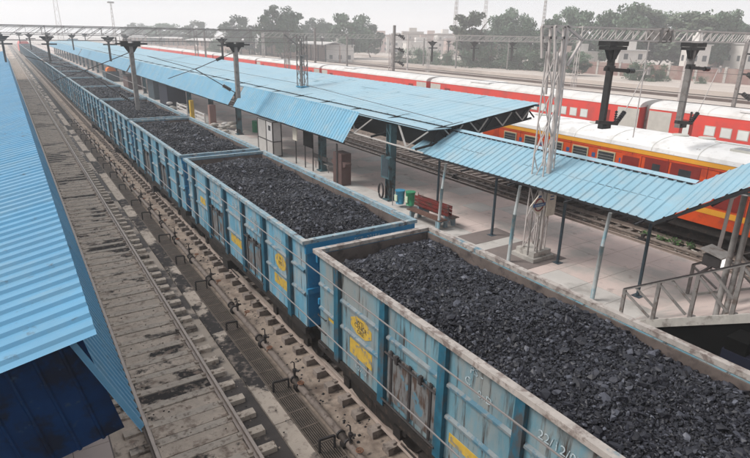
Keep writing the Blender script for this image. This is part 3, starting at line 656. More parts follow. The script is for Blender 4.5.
# ------------------------------------------------------------------ stairs up to the footbridge with their own roof
t = thing('footbridge_stairs', (14.4, 7.6, .84), 'concrete ramp stairs with steel railings rising beside the near canopy', 'stairs')
SX0, SX1 = 12.85, 16.1
def sz(y): return .78+.535*(7.55-y)
def sh(y): return sz(y)+1.02+.10*(7.55-y)
MB().add([(SX0, 7.55, sz(7.55)), (SX1, 7.55, sz(7.55)), (SX1, -1, sz(-1)), (SX0, -1, sz(-1)), (SX0, 7.55, sz(7.55)-.12), (SX1, 7.55, sz(7.55)-.12), (SX1, -1, sz(-1)-.16), (SX0, -1, sz(-1)-.16)],
         [(0, 1, 2, 3), (4, 7, 6, 5), (0, 3, 7, 4), (1, 5, 6, 2), (0, 4, 5, 1), (3, 2, 6, 7)]).build('ramp', 'platform', t)
for x in (SX0-.05, SX1+.05):
    MB().beam((x, 7.6, sz(7.6)-.05), (x, -1, sz(-1)-.05), .08, .2).build('stringer', 'concrete', t)
MB().add([(SX0-.02, 7.3, .842), (SX0-.02, -1, .842), (SX0-.02, -1, sz(-1)-.2), (SX0-.02, 7.3, sz(7.3)-.1), (SX0+.06, 7.3, .842), (SX0+.06, -1, .842), (SX0+.06, -1, sz(-1)-.2), (SX0+.06, 7.3, sz(7.3)-.1)], [(0, 1, 2, 3), (4, 7, 6, 5), (0, 3, 7, 4), (1, 5, 6, 2)]).build('side_wall', 'shade_board_black', t)  # added wall; its black stands for the shade under the stairs
for x in (SX0-.05, SX1+.0):
    g = MB(); ys = [7.58, 6.72, 5.86, 5.0, 4.14, 3.28, 2.4]
    g.beam((x, 7.6, sh(7.6)), (x, -.5, sh(-.5)), .07, .06)
    for i, y in enumerate(ys):
        g.beam((x, y, sz(y)-.1), (x, y, sh(y)), .085, .06)
        if i < len(ys)-1: y2 = ys[i+1]; g.beam((x, y-.02, sh(y)-.07), (x, y2+.1, sz(y2)+.08), .05); g.beam((x, y-.28, sh(y-.28)-.02), (x, y2-.02, sz(y2)+.38), .045); g.cbox(x+.1, y2, sz(y2)+.05, .16, .1, .06)
    g.build('railing', 'mast_grey', t)
g = MB(); g.beam((SX0-.05, 7.6, sh(7.6)+.02), (SX0-.05, -.5, sh(-.5)+.02), .075, .03); g.beam((SX1, 7.6, sh(7.6)+.02), (SX1, -.5, sh(-.5)+.02), .075, .03); g.build('handrail', 'iron_dark', t)
for x, y in ((13.05, 5.42), (13.17, 5.28), (15.9, 5.4), (13.1, 1.5), (15.9, 1.5)):
    MB().tube([(x, y, sz(y)-.1), (x, y, 4.85+.60*(5.4-y)*1.05)], .065, 10).build('roof_post', 'mast_grey', t, True)
t = thing('stair_roof', (14.4, 7.5, 3.4), 'light blue ribbed roof climbing above the stairs at the right edge', 'roof')
# sloping roof: eave and ridge rise towards the bridge
def stair_sheet(top, bot, y0, y1, rise, mb, pitch=.27, h=.03):
    prof = [(0, 0), (.72, 0), (.8, 1), (.92, 1)]; vs_ = []; n = 0; y = y0
    while y > y1:
        for q, hh in prof:
            yy = y-q*pitch; dz = rise*(y0-yy)+hh*h; vs_ += [(top[0], yy, top[1]+dz), (bot[0], yy, bot[1]+dz)]; n += 1
        y -= pitch
    mb.add(vs_, [(2*i, 2*i+1, 2*i+3, 2*i+2) for i in range(n-1)]); return mb
stair_sheet((RX, RZ+.02), (EX, EZ+.02), 7.62, -1.0, .69, MB()).build('roof_sheet', 'roof_near', t)
stair_sheet((RX+1.25, RZ-.35), (RX+.02, RZ+.02), 7.62, -1.0, .69, MB()).build('roof_sheet', 'roof_near', t)
g = MB(); g.beam((EX, 7.6, EZ-.04), (EX, -1, EZ-.04+8.6*.69), .06, .08); g.beam((RX+1.2, 7.6, RZ-.43), (RX+1.2, -1, RZ-.43+8.6*.69), .06, .08)
for k in range(8): y = 7.3-k*1.0; z = .69*(7.62-y); g.beam((EX, y, EZ+z-.07), (RX, y, RZ+z-.07), .05); g.beam((EX, y, EZ+z-.12), (RX+1.2, y, RZ-.42+z), .05)
g.build('purlin', 'truss_dark', t)
t = thing('drain_pipe', (15.5, 6.65, 2.4), 'white bent downpipe under the stair roof', 'pipe')
MB().tube([(15.5, 6.2, 4.3), (15.5, 6.55, 4.28), (15.5, 6.72, 4.1), (15.5, 6.75, 2.7), (15.6, 6.85, 2.55), (15.85, 7.0, 2.5)], .05, 8).build('pipe', 'booth_white', t, True)
# floodlight on the railing
t = thing('floodlight', (13.2, 5.86, 2.9), 'square floodlight with a bright white face fixed above the stair railing', 'floodlight')
x, y, z = 13.75, 6.0, 2.98
MB().box(x-.22, x+.2, y-.2, y+.2, z-.14, z+.12).build('housing', 'iron_dark', t)
MB().prism([(y-.26, z+.14), (y+.28, z+.24), (y+.28, z+.27), (y-.26, z+.17)], x-.28, x+.26, 'x').build('hood', 'mast_grey', t)
MB().box(x-.14, x+.19, y-.215, y-.2, z-.11, z+.10).build('lens', 'lamp_face', t)
MB().beam((x, y, z-.14), (12.82, 5.9, 2.85), .05).build('bracket', 'iron_dark', t)
# black slab added over the platform for the deep shade beside the stairs
t = thing('shade_cover', (11, 3.5, .84), 'black sheet added to fill the dark shade beneath the stair railing', 'stall')
MB().box(8.5, 12.72, -4, 6.75, .98, 1.0).build('shade_top', 'shade_board_black', t)
MB().box(8.52, 12.7, -4, 6.7, .845, .98).build('shade_base', 'shade_board_black', t)
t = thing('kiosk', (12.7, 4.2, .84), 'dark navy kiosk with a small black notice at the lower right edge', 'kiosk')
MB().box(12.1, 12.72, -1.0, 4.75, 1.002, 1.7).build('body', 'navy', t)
g = MB(); g.box(12.12, 12.72, 4.3, 4.72, 1.702, 2.0); b = g.build('notice_board', 'shade_board_black', t)
g = MB()
for i in range(7): g.box(12.34+i*.075, 12.39+i*.075, 4.294, 4.299, 1.9, 1.94); g.box(12.36+i*.07, 12.40+i*.07, 4.294, 4.299, 1.8, 1.83)
g.build('writing', 'white_chalk', b)

# footbridge the photographer stands on
t = thing('footbridge', (6, -2, 5.9), 'concrete footbridge crossing above the tracks behind the viewpoint', 'footbridge')
MB().box(-14, 45, -4.2, -.5, 5.85, 6.2).build('deck', 'concrete', t)
MB().box(-14, 45, -4.2, -4.05, 6.2, 9.2).build('screen_wall', 'brick', t)
MB().box(-14, 45, -4.6, -.6, 9.2, 9.28).build('roof', 'roof_fascia_shaded', t)
MB().box(-14, -.9, -.62, -.5, 6.2, 7.2).build('parapet', 'concrete', t)
for x in (-4, 10.5, 30): MB().box(x-.3, x+.3, -2.8, -2.2, -.4, 5.85).build('pier', 'concrete', t)

# ------------------------------------------------------------------ overhead line portals
def boom(mb, p0, p1, zb, zt, w_=.5, step=.75, chord=.055, diag=.03):
    """lattice box girder from p0 to p1 (x, y)"""
    a = Vector((p0[0], p0[1], 0)); b = Vector((p1[0], p1[1], 0)); L_ = (b-a).length; d = (b-a)/L_; s = Vector((-d.y, d.x, 0))*w_/2; n = int(L_/step)
    for q in (-1, 1):
        for z in (zb, zt): mb.beam(a+s*q+Vector((0, 0, z)), b+s*q+Vector((0, 0, z)), chord)
        for k in range(n):
            P = a+d*(k*step)+s*q; Q = a+d*((k+1)*step)+s*q
            mb.beam(P+Vector((0, 0, zb)), Q+Vector((0, 0, zt)), diag)
            if k % 4 == 0: mb.beam(P+Vector((0, 0, zb)), P+Vector((0, 0, zt)), diag*1.3)
    for k in range(n):
        P = a+d*(k*step); Q = a+d*((k+1)*step); mb.beam(P-s+Vector((0, 0, zt)), Q+s+Vector((0, 0, zt)), diag)
def lattice_leg(mb, x, y, z0, z1, wb, wt, step=.8, leg=.06, diag=.03):
    n = max(2, int((z1-z0)/step))
    def cn(i): t_ = i/n; ww = (wb+(wt-wb)*t_)/2; z = z0+(z1-z0)*t_; return [Vector((x+sx_*ww, y+sy_*ww, z)) for sx_, sy_ in ((-1, -1), (1, -1), (1, 1), (-1, 1))]
    for i in range(n):
        A, B = cn(i), cn(i+1)
        for k in range(4): mb.beam(A[k], B[k], leg); mb.beam(A[k], B[(k+1) % 4], diag); mb.beam(A[(k+1) % 4], B[k], diag) if i % 2 else None
def insulator(mb, a, b, r=.055, n=6):
    a = Vector(a); b = Vector(b)
    for k in range(n):
        t0 = (k+.1)/n; t1 = (k+.7)/n; mb.tube([a.lerp(b, t0), a.lerp(b, t1)], r, 8)
    mb.tube([a, b], r*.45, 6)
def drop_arm(t, x, y, zt, zb, m='mast_grey', plate=True, w_=.24, reach=.8, top_m='mast_dark'):
    g = MB(); g.beam((x, y, zb), (x, y, zt-.55), w_, w_*.7); g.beam((x, y-.0, zt-.55), (x, y, zt-.1), w_*.9, w_*.6); o_ = g.build('drop_arm', m, t)
    g = MB(); g.prism([(x-.15, zt-.58), (x+.15, zt-.58), (x+.36, zt-.26), (x-.36, zt-.26)], y-.06, y+.06); g.box(x-.48, x+.48, y-.2, y+.2, zt-.27, zt-.16); g.box(x-.5, x-.14, y-.22, y+.22, zt-.15, zt); g.box(x+.14, x+.5, y-.22, y+.22, zt-.15, zt)
    g.build('clamp_plate', top_m, o_)
    return o_
# near portal at the right
t = thing('overhead_portal', (14.25, 12.1, .84), 'pale lattice mast and girder carrying overhead line arms above the near canopy', 'gantry', 'lattice portals for the overhead line')
g = MB(); lattice_leg(g, 14.35, 12.05, 1.15, 7.6, .5, .42, .95, .038, .026); g.beam((14.35, 11.8, 1.15), (14.35, 11.8, 8.3), .13, .1); g.build('mast', 'mast_pale', t)
g = MB(); g.box(13.83, 14.87, 11.55, 12.55, .84, .98); g.box(13.93, 14.77, 11.65, 12.45, .98, 1.16); g.build('plinth', 'concrete', t)
g = MB()
for q in (-.25, .25):
    g.beam((14.0, 12.05+q, 7.4), (13.85, 12.05+q, 8.32), .07); g.beam((14.35, 12.05+q, 6.3), (14.25, 12.05+q, 8.32), .07); g.beam((13.85, 12.05+q, 8.32), (14.6, 12.05+q, 8.32), .07)
    g.beam((14.6, 12.05+q, 7.2), (15.15, 12.05+q, 7.96), .07); g.beam((14.35, 12.05+q, 8.32), (15.15, 12.05+q, 7.96), .07); g.beam((13.9, 12.05+q, 8.0), (14.3, 12.05+q, 8.0), .07)
g.build('mast_head', 'mast_pale', t)
g = MB(); boom(g, (15.1, 12.05), (42, 12.05), 7.96, 8.33, .5, .42, .045, .022); g.build('girder', 'mast_pale', t)
g = MB(); g.box(19.2, 19.34, 11.75, 12.35, 7.9, 8.38); g.box(19.62, 19.68, 11.75, 12.35, 7.9, 8.38); g.box(19.9, 19.95, 11.75, 12.35, 7.92, 8.36); g.build('splice_plate', 'mast_grey', t)
MB().box(19.0, 19.03, 12, 12.03, 4.6, 7.95).build('dropper', 'mast_pale', t)
for x, zb, m in ((17.1, 5.05, 'mast_dark'), (21.95, 4.75, 'mast_grey')):
    o_ = drop_arm(t, x, 12.05, 7.93, zb, m, w_=.20 if x < 20 else .22)
    g = MB(); g.beam((x-.48, 12.05-.16, 7.06), (x+.8, 12.05-.16, 6.98), .12); g.box(x-.35, x-.1, 11.78, 12.0, 7.0, 7.16); g.build('cross_arm', 'mast_dark', o_); g = MB(); g.beam((x-.5, 12.05-.16, zb+.28), (x+.62, 12.05-.16, zb+.16), .12); g.cbox(x+.1, 11.9, zb+.1, .3, .1, .16)
    g.build('cross_arm', 'mast_dark', o_)
    g = MB(); insulator(g, (x+.75, 11.88, 6.98), (x+1.08, 11.88, 6.97), .09, 5); g.build('insulator', 'insulator', o_); g = MB(); insulator(g, (x+.62, 11.9, zb+.2), (x+.98, 11.9, zb+.55), .085, 6); g.build('insulator', 'insulator', o_); g = MB(); insulator(g, (x+.45, 11.86, zb+.22), (x+.45, 11.86, zb+.62), .05, 5); g.build('insulator', 'insulator', o_)
    g = MB(); g.tube([(x+.98, 11.9, zb+.55), (x+1.85, 11.9, 6.98)], .018, 6); g.tube([(x+1.05, 11.88, 6.97), (x+2.0, 11.9, 7.0)], .016, 6); g.cbox(x+2.0, 11.9, 6.95, .1, .08, .25); g.build('stay_tube', 'mast_pale', o_)
lattice = MB(); lattice_leg(lattice, 42.2, 12.05, -.4, 8.4, .7, .6, .85); lattice.build('mast', 'mast_pale', t)
# second portal, over the coal train
t = thing('overhead_portal', (16.2, 34, .84), 'long hazy lattice girder and mast crossing over the coal train', 'gantry', 'lattice portals for the overhead line')
g = MB(); lattice_leg(g, 16.2, 34, 4.55, 7.9, .5, .5, .8, .05, .025); g.box(15.9, 16.5, 33.7, 34.3, 6.65, 6.72); g.box(16.1, 16.2, 33.9, 34.0, 4.55, 7.6)
g.beam((15.9, 34, 7.3), (15.0, 34, 7.95), .07); g.beam((15.9, 34, 7.95), (15.2, 34, 7.5), .05); g.build('mast', 'mast_grey', t)
MB().box(15.9, 16.5, 33.6, 34.4, 4.72, 4.78).build('base_plate', 'bin_blue', t)
g = MB(); boom(g, (-16, 34), (15.6, 34), 7.46, 8.16, .3, .9, .034, .011); g.build('girder', 'mast_grey', t)
g = MB(); lattice_leg(g, -16.2, 34, -.4, 8.2, .6, .5, .8); g.build('mast', 'mast_grey', t)
for x, zb in ((5.95, 3.78), (11.82, 4.2)):
    o_ = drop_arm(t, x, 34, 7.45, zb, 'mast_grey', w_=.30)
    g = MB(); g.box(x-.75, x+.85, 33.8, 34.2, 7.28, 7.36); g.cbox(x-.7, 34, 7.5, .05, .05, .3); g.build('cross_arm', 'mast_dark', o_)
    ap = Vector((x-2.4, 34.3, 5.92)); hi = Vector((x-.1, 34.2, 6.85)); lo = Vector((x-.1, 34.2, zb+.30))
    g = MB(); insulator(g, lo+(ap-lo)*.12, lo+(ap-lo)*.32, .11, 6); g.build('insulator', 'insulator', o_)
    if x > 8: g = MB(); insulator(g, hi+(ap-hi)*.25, hi+(ap-hi)*.45, .10, 6); g.build('insulator', 'insulator', o_)
    g = MB(); g.tube([lo, ap], .028, 6); g.tube([ap, hi], .024, 6); g.tube([ap+Vector((.3, 0, .12)), ap+Vector((-1.6, 0, -.5))], .02, 6); g.tube([ap, ap+Vector((-2.6, 0, .75))], .018, 6); g.build('stay_tube', 'wire', o_)
def far_portal(x0, x1, y, zb, zt, label, arms, m='mast_grey'):
    t = thing('overhead_portal', (x0, y, -.4), label, 'gantry', 'lattice portals for the overhead line')
    g = MB(); boom(g, (x0, y), (x1, y), zb, zt, .5, 1.5, .07, .03); g.build('girder', m, t)
    for x in (x0, x1): g = MB(); lattice_leg(g, x, y, -.4, zt, .6, .5, 1.4, .07, .03); g.build('mast', m, t)
    for x in arms:
        g = MB(); g.beam((x, y, 4.6), (x, y, zb), .22); g.box(x-.7, x+.7, y-.2, y+.2, zb-.3, zb-.15); g.prism([(x-.2, zb-.7), (x+.2, zb-.7), (x+.6, zb-.3), (x-.6, zb-.3)], y-.1, y+.1); g.box(x-.6, x+.9, y-.1, y+.1, 6.4, 6.55); g.build('drop_arm', 'mast_dark', t)
far_portal(-14, 33, 74, 7.45, 8.3, 'third lattice portal down the line, over the far coal wagons', (2.2-2.0, 4.4, 10.6, 24))
far_portal(-14, 33, 118, 7.4, 8.4, 'faint lattice portal far down the coal train', (-1, 4.4, 11, 20))
far_portal(-14, 40, 180, 7.2, 8.4, 'faintest lattice portal, near the red locomotive', (0, 4.4, 11, 20, 30))
far_portal(45, 84, 66, 7.5, 8.3, 'lattice portal over the yard behind the red train roofs', (52, 60, 68, 76), 'mast_pale')
far_portal(84, 132, 108, 7.4, 8.4, 'hazy long portal in front of the shrubs beyond the yard', (90, 104, 118), 'mast_pale')
far_portal(60, 110, 150, 7.2, 8.3, 'hazy portal in front of the pale station sheds', (68, 78, 88, 98), 'mast_pale')

# contact and catenary wires
def wire(pts, r, label, m='wire'):
    g = MB(); g.tube(pts, r, 5); return tag(g.build('overhead_wire', m), label, 'wire', 'overhead wires')
wire([(2.17, -20, 5.84), (2.17, 300, 5.84)], .0065, 'upper thin wire strung above the empty left track', 'wire_pale')
wire([(2.17, -20, 5.26), (2.17, 300, 5.26)], .0065, 'lower thin wire strung above the empty left track', 'wire_pale')
wire([(6.6, 34.5, 4.9), (6.6, 300, 5.1)], .022, 'pale wire running above the middle of the far coal loads', 'wire_pale')
wire([(14.6, 17, 4.75), (16.2, 34, 4.9), (15.2, 120, 5.1)], .014, 'cable lying along the valley of the big canopy')
wire([(20.5, -10, 5.9), (20.5, 300, 5.9)], .012, 'thin wire above the track at the platform far edge')
wire([(23.95, -10, 5.9), (23.95, 300, 5.9)], .012, 'thin wire above the red and yellow coach')
wire([(38, -10, 6.1), (38, 300, 6.1)], .012, 'thin wire above the long red train')

# ------------------------------------------------------------------ trains on the right
def roof_prof(xc, hw, zs, zt, n=10):
    return [(xc+hw*math.cos(a), zs+(zt-zs)*math.sin(a)**.8 if 0 < a < math.pi else zs) for a in [math.pi*i/n for i in range(n+1)]]
t = thing('passenger_coach', (23.92, 13, 0), 'orange red coach with yellow bands and a white roof beside the near canopy', 'railway coach')
X0, X1, YA, YB = 22.3, 25.55, -1.0, 23.3
openings = [(21.62, 20.72), (20.16, 19.28), (18.56, 17.66), (17.1, 16.2), (15.70, 14.78)]
MB().box(X0, X1, YA, YB, 1.12, 3.40).build('body', 'red_paint', t)
MB().box(X0-.02, X1+.02, YA, YB+.02, 3.40, 3.60).build('yellow_stripe', 'yellow_band', t)
MB().box(X0-.012, X0, YA, YB, 1.58, 1.80).build('yellow_stripe', 'yellow_band', t)
MB().prism(roof_prof(23.925, 1.66, 3.6, 4.12, 14), YA, YB+.02).build('roof', 'train_roof', t, False)
g = MB(); g.box(X0-.03, X0+.02, YA, YB, 3.585, 3.62); g.build('gutter', 'grey_panel', t)
for y1_, y0_ in openings:
    o_ = MB().box(X0-.03, X0+.01, y0_, y1_, 2.60, 3.24).build('window', 'frame_pale', t)
    MB().box(X0-.034, X0-.03, y0_+.06, y1_-.06, 2.66, 3.18).build('pane', 'glass_dark', o_)
    g = MB()
    for z in (2.79, 2.92, 3.05): g.box(X0-.042, X0-.036, y0_+.06, y1_-.06, z-.004, z+.004)
    g.build('bar', 'grey_panel', o_)
    MB().box(X0-.008, X0, y0_-.38, y0_-.2, 2.85, 3.05).build('notice', 'sign_blue', t)
g = MB()
for y in np.arange(-.6, 23.3, 1.62): g.box(X0-.006, X0, y-.012, y+.012, 1.82, 3.4)
for z in (2.48, 3.3): g.box(X0-.008, X0, YA, YB, z-.01, z+.01)
g.build('panel_seam', 'red_deep', t)
g = MB()
for y in np.arange(-.5, 23.3, 1.95): g.add([(x, y+q, z+.01) for q in (-.015, .015) for x, z in roof_prof(23.925, 1.66, 3.6, 4.12, 14)], [(i, i+1, 16+i, 15+i) for i in range(14)]); g.build('roof_seam', 'grey_panel', t); g = MB()
g = MB()
for y in (13.45, 14.55): g.tube([(X0-.06, y, 1.5), (X0-.06, y, 2.4)], .018, 6)
g.build('grab_rail', 'booth_white', t)
MB().box(X0-.03, X0, 13.52, 14.48, 1.2, 3.3).build('door', 'red_paint', t)
g = MB(); g.box(X0-.034, X0-.03, 13.6, 14.4, 2.5, 3.2); g.build('door', 'red_deep', t)
for a, b in ((12.3, 13.35), (11.0, 12.2), (9.2, 10.3), (7.4, 8.6)): 
    o_ = MB().box(X0-.02, X0, a, b, 1.9, 3.28).build('window', 'red_deep', t); MB().box(X0-.024, X0-.02, a+.35, b-.35, 2.4, 3.1).build('pane', 'glass_dark', o_)
MB().box(X0+.15, X1-.15, YA, YB-.3, .75, 1.12).box(X0+.5, X1-.5, 3, 14, .25, .75).build('underframe', 'under_black', t)
for yc in (19.4, 4.0):
    g = MB()
    for q in (-1.3, 1.3):
        for x in (23.0, 24.75): g.tube([(x-.06, yc+q, .48), (x+.06, yc+q, .48)], .48, 18)
    g.box(22.6, 22.75, yc-1.8, yc+1.8, .4, .7); g.box(25.1, 25.25, yc-1.8, yc+1.8, .4, .7); g.build('bogie', 'under_black', t)
MB().box(23.1, 24.75, YB+.02, YB+.35, 1.3, 3.4).build('gangway', 'under_black', t)
for x, y in ((24.2, 13.1), (24.45, 12.1), (23.8, 20.5), (24.0, 17.2)):
    g = MB(); g.tube([(x, y, 3.95), (x, y, 4.16)], .33, 16); g.build('roof_vent', 'grey_panel', t)
g = MB(); g.box(22.9, 23.6, 9.1, 10.4, 3.92, 4.12); o_ = g.build('roof_hatch', 'grey_panel', t); MB().box(22.96, 23.54, 9.2, 10.3, 4.12, 4.125).build('louvre', 'glass_dark', o_)
g = MB(); g.beam((23.9, 6.5, 4.13), (23.9, 11.5, 4.13), .03, .03); g.build('roof_seam', 'grey_panel', t)

def far_coach(first=False):
    t = thing('passenger_coach', (0, 0, 0), 'x', 'railway coach', 'red coaches of the long train behind'); L_ = 23.4
    MB().box(-1.6, 1.6, -L_, 0, 1.0, 3.62).build('body', 'red_far', t, local=True)
    MB().prism(roof_prof(0, 1.63, 3.62, 4.08, 12), -L_, 0).build('roof', 'train_roof_far', t, local=True)
    g = MB()
    for k in range(1, 12): y = -L_*k/12; g.add([(x, y+q, z+.012) for q in (-.015, .015) for x, z in roof_prof(0, 1.63, 3.62, 4.08, 12)], [(i, i+1, 14+i, 13+i) for i in range(12)])
    g.build('roof_seam', 'grey_panel', t, local=True)
    MB().box(-1.612, -1.6, -L_+.02, -L_+1.7, 1.2, 3.5).build('end_panel', 'grey_panel', t, local=True); MB().box(-1.612, -1.6, -1.6, -.02, 1.2, 3.5).build('end_panel', 'grey_panel', t, local=True)
    for yy in (-2.7, -L_+2.7):
        d_ = MB().box(-1.615, -1.6, yy-.42, yy+.42, 1.1, 3.2).build('door', 'red_deep', t, local=True); MB().box(-1.62, -1.615, yy-.2, yy+.2, 2.2, 3.0).build('pane', 'glass_pale', d_, local=True)
    y = -4.2
    while y > -L_+4:
        o_ = MB().box(-1.615, -1.6, y-.33, y+.33, 2.40, 3.02).build('window', 'grey_panel', t, local=True); MB().box(-1.62, -1.615, y-.28, y+.28, 2.45, 2.97).build('pane', 'glass_pale', o_, local=True)
        y -= .98
    MB().box(-1.3, 1.3, -L_+.3, -.3, .35, 1.0).build('underframe', 'under_black', t, local=True)
    MB().box(-.95, .95, 0, .62, 1.2, 3.75).build('gangway', 'mast_grey', t, local=True)
    MB().box(-1.2, 1.2, -8, -5.5, 4.0, 4.12).build('roof_unit', 'train_roof', t, local=True)
    return t
fc = far_coach(); TX = 36.5+1.6
for k in range(8):
    o = fc if k == 0 else copy_tree(fc, skip=() if k < 4 else ('door', 'end_panel')); o.location = (TX, 22.5-.3+24.1*k, 0)
    o['label'] = ['red coach with pale windows at the right edge behind the yellow banded coach', 'red coach with pale windows seen between the canopy tip and the grey gangway', 'third red coach back, its window band showing over the canopy',
                  'fourth red coach back in the long train', 'fifth red coach back in the long train', 'sixth red coach back in the long train', 'seventh red coach back in the long train', 'last red coach, farthest along the long train'][k]
# ------------------------------------------------------------------ platform furniture
def bench():
    t = thing('platform_bench', (0, 0, 0), 'back to back bench with dark red slatted backrest on concrete ends', 'bench')
    for y in (-.85, .85):
        g = MB(); g.prism([(-.55, 0), (-.38, 0), (-.33, .22), (-.2, .3), (-.07, .22), (-.1, 0), (.1, 0), (.07, .22), (.2, .3), (.33, .22), (.38, 0), (.55, 0), (.55, .36), (.1, .42), (.07, .95), (-.07, .95), (-.1, .42), (-.55, .36)], y-.05, y+.05); g.build('end_frame', 'bench_grey', t, local=True)
    for s in (-1, 1):
        g = MB()
        for k in range(3): x = s*(.2+k*.15); g.box(x-.065, x+.065, -1.1, 1.1, .40, .435)
        g.build('seat', 'bench_seat', t, local=True)
        g = MB()
        for k in range(3): z = .55+k*.16; g.box(s*.09-.02, s*.09+.02, -1.1, 1.1, z, z+.13)
        g.build('backrest', 'bench_red', t, local=True)
    return t
b = bench(); b.scale = (.92, .92, .92); b.location = (13.62, 16.75, .84); b.rotation_euler.z = math.radians(4)
def bin_pair():
    t = thing('litter_bin', (13.72, 19.15, .84), 'round blue litter bin on the left of the pair by the dark column', 'litter bin', 'litter bins in a pair'); u = thing('litter_bin', (13.95, 18.72, .84), 'round green litter bin on the right of the pair by the dark column', 'litter bin', 'litter bins in a pair')
    for o_, (x, y), m in ((t, (13.70, 19.15), 'bin_blue'), (u, (13.95, 18.72), 'bin_green')):
        g = MB(); g.tube([(x, y, 1.0), (x, y, 1.58)], .18, 16, r2=.21); g.build('drum', m, o_, True)
        g = MB(); g.tube([(x, y, 1.57), (x, y, 1.61)], .225, 16); g.build('rim', m, o_)
        g = MB(); g.box(x-.24, x-.2, y-.09, y+.09, 1.15, 1.42); g.build('sticker', 'sticker', o_)
    g = MB()
    for x, y in ((13.55, 19.5), (14.15, 18.42)): g.tube([(x, y, .84), (x, y, 1.62)], .02, 6)
    g.beam((13.55, 19.5, 1.3), (14.15, 18.42, 1.3), .02); g.build('stand', 'mast_grey', t)
bin_pair()
t = thing('control_box', (13.9, 20.1, .84), 'dark teal equipment box strapped to the canopy column behind the bins', 'equipment box')
MB().box(13.62, 13.78, 19.95, 20.6, 1.9, 2.9).build('case', 'column_teal', t); MB().box(13.6, 13.62, 20.0, 20.5, 2.0, 2.8).build('lid', 'post_dark', t)
MB().tube([(13.75+.03*math.cos(a), 20.75+.24*math.cos(a), 1.2+.34*math.sin(a)) for a in [i*math.pi/8 for i in range(16)]], .05, 6, True).build('hose_coil', 'iron_dark', t)
t = thing('brown_cabinet', (13.45, 23.9, .84), 'brown boxed pillar with two side wings under the canopy end', 'cabinet')
MB().box(13.2, 13.75, 23.5, 24.35, .84, 2.45).build('body', 'brown_board', t)
for y, q in ((23.5, -1), (24.35, 1)): MB().prism([(y, 1.75), (y+.25*q, 1.85), (y+.3*q, 2.0), (y, 2.08)], 13.25, 13.6, 'x').build('side_wing', 'brown_board', t)
MB().box(13.16, 13.2, 23.86, 23.99, .86, 2.9).build('centre_post', 'iron_dark', t)
t = thing('station_name_sign', (13.85, 12.1, 2.35), 'diamond sign with a blue bar across a maroon ring on the lattice mast', 'sign')
cx_, cy_, cz_ = 13.86, 11.62, 2.88
MB().prism([(cx_-.40, cz_), (cx_, cz_-.36), (cx_+.40, cz_), (cx_, cz_+.36)], cy_, cy_+.03).build('board', 'sign_cream', t)
MB().tube([(cx_+.20*math.cos(a), cy_-.008, cz_+.20*math.sin(a)) for a in [i*math.pi/12 for i in range(24)]], .025, 6, True).build('ring', 'sign_maroon', t)
MB().box(cx_-.28, cx_+.28, cy_-.03, cy_-.006, cz_-.055, cz_+.055).build('name_bar', 'sign_blue', t); MB().box(cx_-.07, cx_+.07, cy_-.012, cy_-.002, cz_+.24, cz_+.31).build('top_mark', 'sign_blue', t)
g = MB()
for i in range(7): g.box(cx_-.21+i*.062, cx_-.17+i*.062, cy_-.034, cy_-.031, cz_-.022, cz_+.022)
g.build('lettering', 'white_chalk', t)
MB().beam((cx_-.22, cy_+.05, 1.15), (cx_-.22, cy_+.05, cz_-.2), .04).beam((cx_+.22, cy_+.05, 1.15), (cx_+.22, cy_+.05, cz_-.2), .04).build('sign_leg', 'mast_grey', t)
t = thing('notice_plate', (14.4, 11.7, 2.4), 'cream rectangular plate beside the diamond sign on the mast', 'sign')
MB().box(14.3, 14.72, 11.66, 11.69, 2.4, 3.25).build('board', 'sign_cream', t); g = MB()
for z in (3.05, 2.95): g.box(14.42, 14.6, 11.652, 11.659, z, z+.04)
g.build('writing', 'sign_blue', t)
# booth and boards at the edge of the platform
t = thing('phone_booth', (13.3, 32.5, .84), 'narrow glazed booth with white upper panel under the canopy eave', 'booth')
x0, x1, y0, y1 = 12.95, 13.5, 31.5, 33.9
g = MB()
for x in (x0, x1):
    for y in (y0, y0+1.0, y1): g.box(x-.03, x+.03, y-.03, y+.03, .84, 2.95)
for z in (.86, 1.75, 2.93): g.box(x0, x1, y0-.02, y0+.02, z, z+.05); g.box(x0-.02, x0+.02, y0, y1, z, z+.05)
g.build('frame', 'iron_dark', t)
MB().box(x0+.03, x1-.03, y0-.005, y0+.005, 1.8, 2.93).box(x0-.006, x0+.004, y0+.03, y0+.97, 1.8, 2.93).build('upper_panel', 'booth_white', t)
MB().box(x0-.004, x0+.004, y0+1.03, y1-.03, .9, 2.93).box(x0-.004, x0+.004, y0+.03, y0+.97, .9, 1.74).box(x0+.03, x1-.03, y0-.004, y0+.004, .9, 1.74).build('lower_panel', 'booth_glass', t)
MB().box(x0-.012, x0-.007, y0+.3, y0+.65, 2.4, 2.7).build('screen', 'glass_dark', t); MB().box(x0, x1, y0, y1, 2.98, 3.02).build('roof', 'booth_white', t)
def board(x, y, w_, z0, z1, m, label, posts=2, n='notice_board'):
    t = thing(n, (x, y, .84), label, 'notice board', 'boards on thin posts along the platform')
    MB().box(x-.02, x+.02, y-w_/2, y+w_/2, z0, z1).build('panel', m, t)
    for q in ((-1, 1) if posts == 2 else (0,)): MB().beam((x+.04, y+q*w_/2*.85, .84), (x+.04, y+q*w_/2*.85, z1), .05).build('post', 'iron_dark', t)
board(13.4, 29.3, .55, 2.2, 2.95, 'sign_cream', 'cream notice board on a single thin post beside the booth', 1)
board(13.4, 27.6, 1.15, 2.1, 2.9, 'shade_board_black', 'black notice board on two thin posts behind the nearest wide coal load')
t = thing('steel_seat', (13.9, 27.2, .84), 'thin grey steel seat beside the black notice board', 'seat')
MB().box(13.9, 14.35, 26.2, 27.9, 1.24, 1.28).build('seat_plate', 'mast_grey', t); MB().box(13.82, 13.86, 26.2, 27.9, 1.45, 1.7).build('backrest', 'iron_dark', t)
